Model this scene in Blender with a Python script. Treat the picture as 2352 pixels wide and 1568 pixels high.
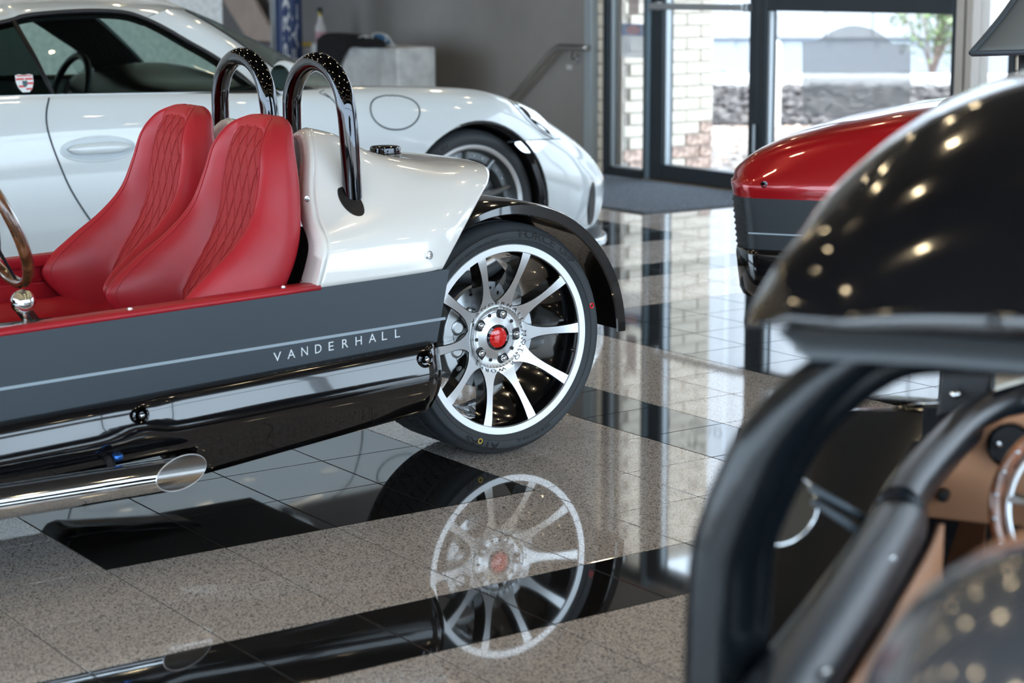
import bpy, math, random
import numpy as np
from mathutils import Vector, Matrix
for o in list(bpy.data.objects): bpy.data.objects.remove(o)
scene = bpy.context.scene
COL = scene.collection
rnd = random.Random(7)
pi = math.pi

# ------------------------------------------------------------------ camera
FPX = 4529.0
PITCH, ROLL, YAW = math.radians(10.588), math.radians(-0.2523), math.radians(-55.087)
CAM = np.array([4.35593, -1.70595, 1.32672])
_cy, _sy = math.cos(YAW), math.sin(YAW)
FW = np.array([_sy*math.cos(PITCH), _cy*math.cos(PITCH), -math.sin(PITCH)])
_rt = np.array([_cy, -_sy, 0.0]); _up = np.cross(_rt, FW)
_c, _s = math.cos(ROLL), math.sin(ROLL)
RT = _c*_rt + _s*_up; UP = -_s*_rt + _c*_up
cd = bpy.data.cameras.new('camera'); cam = bpy.data.objects.new('camera', cd); COL.objects.link(cam)
cam.matrix_world = Matrix(((RT[0], UP[0], -FW[0], CAM[0]), (RT[1], UP[1], -FW[1], CAM[1]), (RT[2], UP[2], -FW[2], CAM[2]), (0, 0, 0, 1)))
cd.sensor_width = 36.0; cd.lens = 36.0*FPX/2352.0
cd.dof.use_dof = True; cd.dof.focus_distance = 5.35; cd.dof.aperture_fstop = 3.8
cd.clip_start = 0.05; cd.clip_end = 200
scene.camera = cam

# ------------------------------------------------------------------ world, sun, exposure
w = bpy.data.worlds.new('sky'); scene.world = w; w.use_nodes = True
wn = w.node_tree.nodes; wl = w.node_tree.links
bg = wn['Background']
bg.inputs['Color'].default_value = (0.70, 0.84, 1.0, 1); bg.inputs['Strength'].default_value = 3.2
sd = bpy.data.lights.new('sun', 'SUN'); sd.energy = 3.0; sd.angle = math.radians(0.6); sd.color = (1.0, 0.93, 0.82)
sun = bpy.data.objects.new('sun', sd); COL.objects.link(sun)
sun.rotation_euler = Vector((-0.30, 0.42, -0.86)).to_track_quat('-Z', 'Y').to_euler()
sun.location = (0, 20, 20)
vs = scene.view_settings
scene.display_settings.display_device = 'sRGB'
vs.view_transform = 'Standard'; vs.look = 'None'; vs.gamma = 1.0; vs.use_curve_mapping = False
vs.exposure = 1.3
scene.cycles.max_bounces = 10; scene.cycles.transparent_max_bounces = 16; scene.cycles.transmission_bounces = 8
scene.cycles.caustics_reflective = False; scene.cycles.caustics_refractive = False
scene.cycles.sample_clamp_indirect = 8.0

# ------------------------------------------------------------------ helpers
def ray(x, y): return FW + RT*(x-1176)/FPX - UP*(y-784)/FPX
def at(x, y, X=None, Y=None, Z=None):
    d = ray(x, y)
    if X is not None: t = (X-CAM[0])/d[0]
    elif Y is not None: t = (Y-CAM[1])/d[1]
    else: t = (Z-CAM[2])/d[2]
    return CAM + d*t
def atp(x, y, o, n):
    d = ray(x, y); n = np.array(n, float); return CAM + d*(((np.array(o, float)-CAM)@n)/(d@n))

def mat(name, col, rough=0.5, metal=0.0, coat=0.0, spec=0.5, bump=None, var=None, emit=None, alpha=1.0, trans=0.0, ior=1.45, aniso=0):
    m = bpy.data.materials.new(name); m.use_nodes = True
    nt = m.node_tree; b = nt.nodes['Principled BSDF']
    b.inputs['Base Color'].default_value = (*col, 1); b.inputs['Roughness'].default_value = rough
    b.inputs['Metallic'].default_value = metal; b.inputs['Coat Weight'].default_value = coat
    b.inputs['Coat Roughness'].default_value = 0.02
    b.inputs['Specular IOR Level'].default_value = spec; b.inputs['IOR'].default_value = ior
    b.inputs['Alpha'].default_value = alpha; b.inputs['Transmission Weight'].default_value = trans
    tc = nt.nodes.new('ShaderNodeTexCoord')
    if var:   # (scale, amount, detail)
        n = nt.nodes.new('ShaderNodeTexNoise'); n.inputs['Scale'].default_value = var[0]; n.inputs['Detail'].default_value = 4
        nt.links.new(tc.outputs['Object'], n.inputs['Vector'])
        r = nt.nodes.new('ShaderNodeValToRGB'); a = var[1]
        r.color_ramp.elements[0].position = 0.35; r.color_ramp.elements[1].position = 0.65
        r.color_ramp.elements[0].color = (*[max(0, c*(1-a)) for c in col], 1); r.color_ramp.elements[1].color = (*[min(1, c*(1+a)) for c in col], 1)
        nt.links.new(n.outputs['Fac'], r.inputs['Fac']); nt.links.new(r.outputs['Color'], b.inputs['Base Color'])
    if bump:  # (scale, strength, distance)
        n = nt.nodes.new('ShaderNodeTexNoise'); n.inputs['Scale'].default_value = bump[0]; n.inputs['Detail'].default_value = 3
        nt.links.new(tc.outputs['Object'], n.inputs['Vector'])
        bp = nt.nodes.new('ShaderNodeBump'); bp.inputs['Strength'].default_value = bump[1]; bp.inputs['Distance'].default_value = bump[2]
        nt.links.new(n.outputs['Fac'], bp.inputs['Height']); nt.links.new(bp.outputs['Normal'], b.inputs['Normal'])
    if emit:
        b.inputs['Emission Color'].default_value = (*emit[0], 1); b.inputs['Emission Strength'].default_value = emit[1]
    return m

def glass(name, tint=(1, 1, 1), refl=0.08):
    m = bpy.data.materials.new(name); m.use_nodes = True; nt = m.node_tree; nt.nodes.clear()
    o = nt.nodes.new('ShaderNodeOutputMaterial'); mx = nt.nodes.new('ShaderNodeMixShader')
    t = nt.nodes.new('ShaderNodeBsdfTransparent'); t.inputs['Color'].default_value = (*tint, 1)
    g = nt.nodes.new('ShaderNodeBsdfGlossy'); g.inputs['Roughness'].default_value = 0.0
    f = nt.nodes.new('ShaderNodeLayerWeight'); f.inputs['Blend'].default_value = 0.5
    pw = nt.nodes.new('ShaderNodeMath'); pw.operation = 'POWER'; pw.inputs[1].default_value = 5.0
    ml = nt.nodes.new('ShaderNodeMath'); ml.operation = 'MULTIPLY_ADD'; ml.inputs[1].default_value = 0.92; ml.inputs[2].default_value = 0.045
    nt.links.new(f.outputs['Facing'], pw.inputs[0]); nt.links.new(pw.outputs[0], ml.inputs[0]); nt.links.new(ml.outputs[0], mx.inputs['Fac']); nt.links.new(t.outputs[0], mx.inputs[1]); nt.links.new(g.outputs[0], mx.inputs[2])
    nt.links.new(mx.outputs[0], o.inputs['Surface'])
    return m

def link(name, me, m=None, parent=None, smooth=False, mats=None):
    me.materials.clear()
    for mm in (mats or ([m] if m else [])): me.materials.append(mm)
    if smooth:
        me.polygons.foreach_set('use_smooth', [True]*len(me.polygons))
    o = bpy.data.objects.new(name, me); COL.objects.link(o)
    if parent:
        o.parent = parent
        if parent.name in OFF: o.location = -OFF[parent.name]
    return o
OFF = {}

class MB:
    def __init__(s): s.v = []; s.f = []; s.mi = []
    def add(s, v, f, mi=0):
        n = len(s.v); s.v += [tuple(map(float, p)) for p in v]; s.f += [tuple(i+n for i in q) for q in f]; s.mi += [mi]*len(f)
        return s
    def box(s, lo, hi, mi=0):
        x0, y0, z0 = lo; x1, y1, z1 = hi
        v = [(x0, y0, z0), (x1, y0, z0), (x1, y1, z0), (x0, y1, z0), (x0, y0, z1), (x1, y0, z1), (x1, y1, z1), (x0, y1, z1)]
        return s.add(v, [(0, 3, 2, 1), (4, 5, 6, 7), (0, 1, 5, 4), (1, 2, 6, 5), (2, 3, 7, 6), (3, 0, 4, 7)], mi)
    def bbox(s, lo, hi, b, mi=0):      # box with its edges cut back by b
        bm = bmesh_box(lo, hi, b); return s.add(*bm, mi)
    def grid(s, g, mi=0, cu=False, cv=False, flip=False):
        g = np.asarray(g, float); m, n = g.shape[:2]
        f = []
        for i in range(m if cu else m-1):
            for j in range(n if cv else n-1):
                a, b, c, d = i*n+j, i*n+(j+1) % n, ((i+1) % m)*n+(j+1) % n, ((i+1) % m)*n+j
                f.append((a, d, c, b) if flip else (a, b, c, d))
        return s.add(g.reshape(-1, 3), f, mi)
    def tube(s, path, r, seg=12, mi=0, caps=True, closed=False, sq=None):
        P = [np.array(p, float) for p in path]; n = len(P); rr = r if hasattr(r, '__len__') else [r]*n
        rings = []; prev = None
        for i in range(n):
            t = (P[(i+1) % n]-P[i-1]) if closed else P[min(i+1, n-1)]-P[max(i-1, 0)]
            t = t/(np.linalg.norm(t)+1e-12)
            if prev is None:
                a = np.array([0, 0, 1.]) if abs(t[2]) < .9 else np.array([1., 0, 0])
                u = np.cross(t, a)
            else: u = prev - t*(prev@t)
            u = u/np.linalg.norm(u); prev = u; v = np.cross(t, u)
            rings.append([P[i]+(u*math.cos(2*pi*k/seg)+v*math.sin(2*pi*k/seg)*(sq or 1))*rr[i] for k in range(seg)])
        s.grid(rings, mi, cu=closed, cv=True)
        if caps and not closed:
            n0 = len(s.v)
            s.v += [tuple(P[0]), tuple(P[-1])]
            base = n0-n*seg
            for k in range(seg):
                s.f.append((base+(k+1) % seg, base+k, n0)); s.mi.append(mi)
                s.f.append((base+(n-1)*seg+k, base+(n-1)*seg+(k+1) % seg, n0+1)); s.mi.append(mi)
        return s
    def lathe(s, prof, c, ax='x', seg=64, mi=0, closed=False, a0=0, a1=2*pi):
        # prof: (radius, along-axis); ax x: ring in YZ
        full = abs(a1-a0-2*pi) < 1e-6
        g = []
        for k in range(seg if full else seg+1):
            a = a0+(a1-a0)*k/seg; row = []
            for r, h in prof:
                if ax == 'x': row.append((c[0]+h, c[1]+r*math.cos(a), c[2]+r*math.sin(a)))
                elif ax == 'y': row.append((c[0]+r*math.cos(a), c[1]+h, c[2]+r*math.sin(a)))
                else: row.append((c[0]+r*math.cos(a), c[1]+r*math.sin(a), c[2]+h))
            g.append(row)
        return s.grid(g, mi, cu=full, cv=closed)
    def prism(s, pts, d, mi=0):        # pts: planar 3D polygon, d: extrusion vector
        n = len(pts); d = np.array(d, float); p = [np.array(q, float) for q in pts]
        f = [tuple(range(n)), tuple(range(2*n-1, n-1, -1))]+[(i, i+n, (i+1) % n+n, (i+1) % n) for i in range(n)]
        return s.add(p+[q+d for q in p], f, mi)
    def sphere(s, c, r, su=12, sv=8, mi=0):
        rr = r if hasattr(r, '__len__') else (r, r, r)
        g = [[(c[0]+rr[0]*math.sin(pi*j/sv)*math.cos(2*pi*i/su), c[1]+rr[1]*math.sin(pi*j/sv)*math.sin(2*pi*i/su), c[2]+rr[2]*math.cos(pi*j/sv)) for j in range(sv+1)] for i in range(su)]
        return s.grid(g, mi, cu=True)
    def xf(s, fn, i0=0):
        s.v[i0:] = [tuple(map(float, fn(np.array(p)))) for p in s.v[i0:]]; return s
    def mesh(s, name):
        me = bpy.data.meshes.new(name); me.from_pydata(s.v, [], s.f); 
        return me
    def build(s, name, m=None, parent=None, smooth=False, mats=None, bevel=0, sub=0, solid=0, angle=None, fixn=True, loc=None):
        me = s.mesh(name)
        if fixn:
            import bmesh
            bm = bmesh.new(); bm.from_mesh(me); bmesh.ops.remove_doubles(bm, verts=bm.verts, dist=1e-6)
            bmesh.ops.recalc_face_normals(bm, faces=bm.faces)
            if not mats: bm.to_mesh(me)
            bm.free()
        if mats:
            me.polygons.foreach_set('material_index', s.mi)
        if loc is not None:
            L = Vector(loc)
            for v in me.vertices: v.co -= L
        o = link(name, me, m, parent, smooth, mats)
        if loc is not None: o.location = loc
        if mats: me.polygons.foreach_set('material_index', s.mi)
        if bevel:
            md = o.modifiers.new('b', 'BEVEL'); md.width = bevel; md.segments = 2; md.limit_method = 'ANGLE'
        if solid:
            md = o.modifiers.new('s', 'SOLIDIFY'); md.thickness = solid; md.offset = -1
        if sub:
            md = o.modifiers.new('u', 'SUBSURF'); md.levels = sub; md.render_levels = sub
        if smooth and angle: me.set_sharp_from_angle(angle=math.radians(angle))
        return o

def bmesh_box(lo, hi, b):
    import bmesh
    bm = bmesh.new(); bmesh.ops.create_cube(bm, size=1)
    for v in bm.verts: v.co = Vector([(lo[i]+hi[i])/2+v.co[i]*(hi[i]-lo[i]) for i in range(3)])
    bmesh.ops.bevel(bm, geom=list(bm.edges), offset=b, segments=1, affect='EDGES', profile=0.5)
    r = ([tuple(v.co) for v in bm.verts], [tuple(v.index for v in f.verts) for f in bm.faces]); bm.free(); return r

def cr(pts, n, closed=False):
    """Catmull-Rom resample to n points"""
    P = np.asarray(pts, float); k = len(P); out = []
    for i in range(n):
        t = i/(n-1)*(k-1) if not closed else i/n*k
        a = int(t); f = t-a
        if not closed and a >= k-1: a, f = k-2, 1.0
        g = (lambda j: P[j % k]) if closed else (lambda j: P[min(max(j, 0), k-1)] if 0 <= j < k else (2*P[0]-P[1] if j < 0 else 2*P[k-1]-P[k-2]))
        p0, p1, p2, p3 = g(a-1), g(a), g(a+1), g(a+2)
        out.append(0.5*((2*p1)+(p2-p0)*f+(2*p0-5*p1+4*p2-p3)*f*f+(3*p1-p0-3*p2+p3)*f**3))
    return np.array(out)
def patch(rows, nu, nv, cu=False, cv=False):
    R = np.array([cr(r, nv, cv) for r in rows]); return np.array([cr(R[:, j], nu, cu) for j in range(nv)]).transpose(1, 0, 2)

def tag(o, label=None, cat=None, group=None, kind=None):
    if label: o['label'] = label
    if cat: o['category'] = cat
    if group: o['group'] = group
    if kind: o['kind'] = kind
    return o
def thing(name, label, cat, loc=(0, 0, 0), group=None):
    o = bpy.data.objects.new(name, None); COL.objects.link(o); o.location = loc; o.empty_display_size = 0.1
    OFF[o.name] = Vector(loc)
    return tag(o, label, cat, group)

_tcache = {}
def text_geo(s, size=1.0, spacing=1.0, bold=0.0, ext=0.0):
    key = (s, spacing, bold)
    if key not in _tcache:
        c = bpy.data.curves.new('t', 'FONT'); c.body = s; c.size = 1.0; c.space_character = spacing; c.offset = bold; c.resolution_u = 3
        o = bpy.data.objects.new('t', c); COL.objects.link(o)
        me = bpy.data.meshes.new_from_object(o.evaluated_get(bpy.context.evaluated_depsgraph_get()))
        v = np.array([x.co[:] for x in me.vertices]); f = [tuple(p.vertices) for p in me.polygons]
        bpy.data.objects.remove(o); bpy.data.curves.remove(c)
        _tcache[key] = (v, f)
    v, f = _tcache[key]
    return v*size, f
def add_text(mb, s, fn, size, spacing=1.0, bold=0.0, width=None, mirror=False, mi=0):
    """fn(u, v) -> xyz"""
    v, f = text_geo(s, size, spacing, bold)
    x0, x1 = v[:, 0].min(), v[:, 0].max()
    k = (width/(x1-x0)) if width else 1.0
    W = (x1-x0)*k
    mb.add([fn((W-(p[0]-x0)*k) if mirror else (p[0]-x0)*k, p[1]) for p in v], f, mi)
    return W

# ------------------------------------------------------------------ materials
M = {}
M['white_paint'] = mat('white_paint', (0.80, 0.795, 0.77), 0.22, coat=1.0)
M['cool_white_paint'] = mat('cool_white_paint', (0.66, 0.72, 0.745), 0.25, coat=1.0)
M['red_paint'] = mat('red_paint', (0.36, 0.004, 0.008), 0.25, metal=0.25, coat=1.0)
M['black_paint'] = mat('black_paint', (0.004, 0.004, 0.005), 0.12, coat=1.0)
M['graphite'] = mat('graphite_satin', (0.055, 0.070, 0.085), 0.42, spec=0.4, bump=(900, .12, .0005))
M['stripe'] = mat('stripe_silver', (0.33, 0.40, 0.45), 0.4)
M['letters'] = mat('letter_silver', (0.75, 0.80, 0.84), 0.35)
M['red_leather'] = mat('red_leather', (0.39, 0.014, 0.024), 0.38, spec=0.45, bump=(420, .22, .0008), var=(6, .08))
M['red_thread'] = mat('red_thread', (0.62, 0.05, 0.06), 0.6)
M['chrome'] = mat('chrome', (0.72, 0.73, 0.74), 0.05, metal=1.0)
M['dark_chrome'] = mat('dark_chrome', (0.045, 0.048, 0.055), 0.04, metal=1.0, coat=0.6)
M['brushed'] = mat('brushed_steel', (0.55, 0.55, 0.54), 0.28, metal=1.0, bump=(160, .1, .0006))
M['machined'] = mat('machined_aluminium', (0.84, 0.86, 0.88), 0.38, metal=0.85)
M['alu'] = mat('cast_aluminium', (0.50, 0.52, 0.53), 0.42, metal=0.9, bump=(120, .2, .001))
M['disc'] = mat('disc_steel', (0.56, 0.58, 0.60), 0.30, metal=1.0)
M['rubber'] = mat('rubber', (0.048, 0.055, 0.062), 0.55, spec=0.4, bump=(300, .15, .0006))
M['rubber_letter'] = mat('rubber_letter', (0.006, 0.007, 0.009), 0.6)
M['black_plastic'] = mat('black_plastic', (0.012, 0.012, 0.014), 0.45)
M['black_cloth'] = mat('black_cloth', (0.008, 0.008, 0.010), 0.9, bump=(60, .5, .01))
M['cap_red'] = mat('red_enamel', (0.80, 0.012, 0.010), 0.15, coat=1.0)
M['wood'] = mat('dark_wood', (0.12, 0.045, 0.018), 0.18, coat=1.0, var=(45, .5))
M['tan_leather'] = mat('tan_leather', (0.42, 0.20, 0.105), 0.50, bump=(500, .2, .0008))
M['black_leather'] = mat('black_leather', (0.006, 0.008, 0.012), 0.30, spec=.35, bump=(500, .2, .0008))
M['glass'] = glass('clear_glass', (0.96, 0.98, 0.98))
M['entry_glass'] = glass('dimmed_entry_glass', (0.84, 0.85, 0.85))  # tint added to dim the bright outdoors seen through the entrance
M['car_glass'] = glass('green_tinted_glass', (0.66, 0.76, 0.71))
M['frame'] = mat('dark_bronze_aluminium', (0.035, 0.045, 0.055), 0.38, metal=0.3)
M['frame_light'] = mat('pale_aluminium', (0.42, 0.47, 0.50), 0.4, metal=0.4)
M['stone_post'] = mat('beige_post_paint', (0.50, 0.46, 0.42), 0.5)
M['wall_grey'] = mat('grey_wall_paint', (0.285, 0.265, 0.252), 0.75, var=(2.2, .07), bump=(220, .08, .001))
M['wall_light'] = mat('light_concrete', (0.74, 0.76, 0.76), 0.8, var=(30, .12), bump=(40, .25, .004))
M['ceiling'] = mat('ceiling_paint', (0.035, 0.034, 0.033), 0.85, var=(3, .05))
M['concrete'] = mat('pedestal_concrete', (0.62, 0.63, 0.62), 0.8, var=(9, .16), bump=(60, .2, .002))
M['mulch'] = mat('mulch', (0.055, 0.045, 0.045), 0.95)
M['screw'] = mat('screw_steel', (0.45, 0.45, 0.46), 0.2, metal=1.0)

def granite(name, base, specks, black=False):
    m = bpy.data.materials.new(name); m.use_nodes = True; nt = m.node_tree; b = nt.nodes['Principled BSDF']; L = nt.links.new
    tc = nt.nodes.new('ShaderNodeTexCoord')
    oi = nt.nodes.new('ShaderNodeObjectInfo')
    v = nt.nodes.new('ShaderNodeTexVoronoi'); v.inputs['Scale'].default_value = 300; v.feature = 'F1'
    n = nt.nodes.new('ShaderNodeTexNoise'); n.inputs['Scale'].default_value = 230; n.inputs['Detail'].default_value = 5; n.inputs['Roughness'].default_value = 0.7
    geo = nt.nodes.new('ShaderNodeNewGeometry')
    L(geo.outputs['Position'], v.inputs['Vector']); L(geo.outputs['Position'], n.inputs['Vector'])
    sep = nt.nodes.new('ShaderNodeSeparateColor'); L(v.outputs['Color'], sep.inputs['Color'])
    r = nt.nodes.new('ShaderNodeValToRGB'); e = r.color_ramp.elements
    e[0].position = 0.0; e[0].color = (*specks[0], 1); e[1].position = 1.0; e[1].color = (*specks[3], 1)
    x = e.new(0.20); x.color = (*specks[1], 1); x = e.new(0.28); x.color = (*base, 1); x = e.new(0.80); x.color = (*specks[2], 1)
    L(sep.outputs[0], r.inputs['Fac'])
    r2 = nt.nodes.new('ShaderNodeValToRGB'); e2 = r2.color_ramp.elements
    e2[0].position = 0.36; e2[0].color = (0.34, 0.34, 0.35, 1); e2[1].position = 0.50; e2[1].color = (1, 1, 1, 1)
    L(n.outputs['Fac'], r2.inputs['Fac'])
    mx = nt.nodes.new('ShaderNodeMix'); mx.data_type = 'RGBA'; mx.blend_type = 'MULTIPLY'; mx.inputs['Factor'].default_value = 1.0
    L(r.outputs['Color'], mx.inputs['A']); L(r2.outputs['Color'], mx.inputs['B'])
    L(mx.outputs['Result'], b.inputs['Base Color'])
    b.inputs['Roughness'].default_value = 0.035; b.inputs['IOR'].default_value = 1.85; b.inputs['Specular IOR Level'].default_value = 0.5
    return m
M['granite'] = granite('grey_granite', (0.60, 0.535, 0.495), [(0.09, 0.09, 0.095), (0.28, 0.265, 0.26), (0.64, 0.57, 0.52), (0.72, 0.65, 0.60)])
M['black_granite'] = granite('black_granite', (0.010, 0.010, 0.011), [(0.005, 0.005, 0.005), (0.008, 0.008, 0.009), (0.012, 0.012, 0.013), (0.022, 0.022, 0.024)])
M['grout'] = mat('grout', (0.03, 0.028, 0.025), 0.9)

# ================================================================== ROOM
T = 0.3
floor = MB().box((-14, -7.1, -0.12), (7.1, 6.42, -0.0009)).build('floor', M['grout']); tag(floor, kind='structure')
def is_black(a, b):
    if a == 3 or a == -9: return True
    if b == 6 and a < 3: return True
    if 0 <= b < 4 and -6 <= a < 1: return True
    if 9 <= b < 16 and (-6 <= a < 1 or a < -11): return True
    if a < -11 and 0 <= b < 4: return True
    return False
cells = []
for a in range(-46, 24):
    for b in range(-24, 22):
        c = np.array([(a+.5)*T, (b+.5)*T, 0]); d = c-CAM; z = d@FW
        vis = False
        if z > .5:
            px = 1176+FPX*(d@RT)/z; py = 784-FPX*(d@UP)/z
            vis = -120 < px < 2500 and 380 < py < 1750
        hid = (a*T < -1.3 and b*T < 3.6 and px < 1330) if vis else False
        if c[1] < 6.4 and c[1] > -7.0 and c[0] < 7.0 and c[0] > -14: cells.append((0 if vis and not hid else 1, float(np.linalg.norm(d)), a, b))
cells.sort()
tile_me = {}
g = 0.0016
for k in (0, 1):
    mb = MB().bbox((g, g, -0.012), (T-g, T-g, 0.0), 0.0008)
    me = mb.mesh('tile'); me.materials.append(M['black_granite'] if k else M['granite']); tile_me[k] = me
rest = [MB(), MB()]
for i, (h, d, a, b) in enumerate(cells):
    k = int(is_black(a, b))
    if i < 300:
        o = bpy.data.objects.new('tile', tile_me[k]); COL.objects.link(o); o.parent = floor; o.location = (a*T, b*T, 0)
    else:
        rest[k].box((a*T+g, b*T+g, -0.01), ((a+1)*T-g, (b+1)*T-g, 0))
o = rest[0].build('tile', M['granite'], floor, fixn=False); tag(o, kind='stuff')
o = rest[1].build('tile', M['black_granite'], floor, fixn=False); tag(o, kind='stuff')

CH = 3.7
tag(MB().box((-14.2, -7.3, CH), (7.3, 6.7, CH+.2)).build('ceiling', M['ceiling']), kind='structure')
YW = 6.35
# back wall (left of the entrance) and beyond the window
tag(MB().box((-14, YW, 0), (-6.287, YW+.25, CH)).build('wall_back', M['wall_grey']), kind='structure')
tag(MB().box((-6.287, YW, 2.75), (3.0, YW+.25, CH)).box((3.0, YW, 0), (7.06, YW+.25, CH)).build('wall_back', M['wall_grey']), kind='structure')
tag(MB().box((-8.3, -7, 0), (-8.0, 4.51, CH)).build('wall_left', M['wall_light']), kind='structure')
tag(MB().box((-14.2, -7, 0), (-14, 6.6, CH)).build('wall_left', M['wall_grey']), kind='structure')
# storefront glazing behind the photographer
def storefront(name, p0, p1, n, horizontal):
    fr = MB(); gl = MB()
    p0 = np.array(p0, float); p1 = np.array(p1, float); L = np.linalg.norm(p1-p0); d = (p1-p0)/L; nrm = np.array([-d[1], d[0], 0])
    def bx(a, b, z0, z1, t):
        q = [p0+d*a-nrm*t, p0+d*b-nrm*t, p0+d*b+nrm*t, p0+d*a+nrm*t]
        return [(*(x[:2]), z0) for x in q], z1-z0
    for i in range(n+1):
        a = L*i/n; q, h = bx(max(0, a-.035), min(L, a+.035), 0, 3.45, .06); fr.prism(q, (0, 0, h))
    for z in (0.0, 2.5, 3.40):
        q, h = bx(0, L, z, z+.06 if z else .25, .05); fr.prism(q, (0, 0, h))
    q, h = bx(0, L, 3.45, CH, .12); fr.prism(q, (0, 0, h))
    w_ = fr.build(name, M['frame']); tag(w_, kind='structure')
    for i in range(n):
        q, h = bx(L*i/n+.04, L*(i+1)/n-.04, .06, 3.42, .004); o = MB().prism(q, (0, 0, h)).build('pane', M['glass'], w_)
storefront('window_1', (7, -7, 0), (7, 6.35, 0), 6, True)
storefront('window_2', (-8, -7, 0), (7, -7, 0), 7, True)

# ================================================================== WHEELS
def disc_pts(c, r, n, a0=0): return [(c[0], c[1]+r*math.cos(a0+2*pi*k/n), c[2]+r*math.sin(a0+2*pi*k/n)) for k in range(n)]
def tyre(parent, c, R, rr, wd, name='tyre', grooves=72):
    """c: centre of outer sidewall plane (+X side), extends to -X by wd"""
    mb = MB()
    prof = [(rr-.004, -.012), (rr+.004, -.002), (rr+.012, .002), (rr+.30*(R-rr), .007), (rr+.62*(R-rr), .006), (R-.022, -.001), (R-.012, -.010), (R-.005, -.020),
            (R-.002, -.030), (R, -.040), (R, -.062), (R-.006, -.064), (R-.006, -.072), (R, -.074), (R, -.5*wd-.006), (R-.006, -.5*wd-.004), (R-.006, -.5*wd+.004), (R, -.5*wd+.006)]
    prof = prof[:-4]+[(R, -.5*wd+.005), (R-.006, -.5*wd+.004), (R-.006, -.5*wd-.004), (R, -.5*wd-.005), (R, -wd+.074), (R-.006, -wd+.072), (R-.006, -wd+.064), (R, -wd+.062), (R, -wd+.04), (R-.008, -wd+.018), (R-.025, -wd+.003), (rr+.5*(R-rr), -wd-.004), (rr, -wd+.004), (rr-.02, -wd+.02)]
    mb.lathe(prof, c, 'x', 144)
    t = mb.build(name, M['rubber'], parent, smooth=True, angle=50)
    # slanted sipes standing off the tread as fine dark bars let into it
    g = MB()
    for k in range(grooves):
        a = 2*pi*k/grooves
        for sgn, h0, h1 in ((1, -.034, -.058), (1, -.080, -.5*wd+.012), (-1, -wd+.036, -wd+.058), (-1, -wd+.080, -.5*wd-.012)):
            p = []
            for i in range(5):
                f = i/4; h = h0+(h1-h0)*f; aa = a+sgn*.05*f*f+(.0 if sgn > 0 else .02)
                rad = R+.0005
                p.append((h, aa, rad))
            for i in range(4):
                (ha, aa, ra), (hb, ab, rb) = p[i], p[i+1]; w_ = .0032
                q = [(c[0]+h, c[1]+r*math.cos(x), c[2]+r*math.sin(x)) for h, x, r in ((ha, aa, ra), (hb, ab, rb), (hb, ab+w_*5, rb), (ha, aa+w_*5, ra))]
                g.add(q, [(0, 1, 2, 3)])
    s_ = g.build('tread_sipe', M['rubber_letter'], t, fixn=False); tag(s_, kind='stuff')
    # raised ring lines on the sidewall
    rg = MB()
    for r0 in (rr+.016, R-.026): rg.lathe([(r0-.0012, .0065), (r0, .0085), (r0+.0012, .0065)], c, 'x', 96)
    rg.build('sidewall_ring', M['rubber'], t, smooth=True)
    return t
def arc_text(mb, s, c, r, a_deg, size, h=.0, inward=False, width=None, spacing=1.0, bold=0.0):
    """letters on the circle (in the plane x=c+h, seen from +X), starting at a_deg and running clockwise"""
    a0 = math.radians(a_deg)
    def fn(u, v):
        if inward: a = a0+u/r; rad = r-v
        else: a = a0-u/r; rad = r+v
        return (c[0]+h, c[1]+rad*math.cos(a), c[2]+rad*math.sin(a))
    add_text(mb, s, fn, size, spacing, bold, width)

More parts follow.
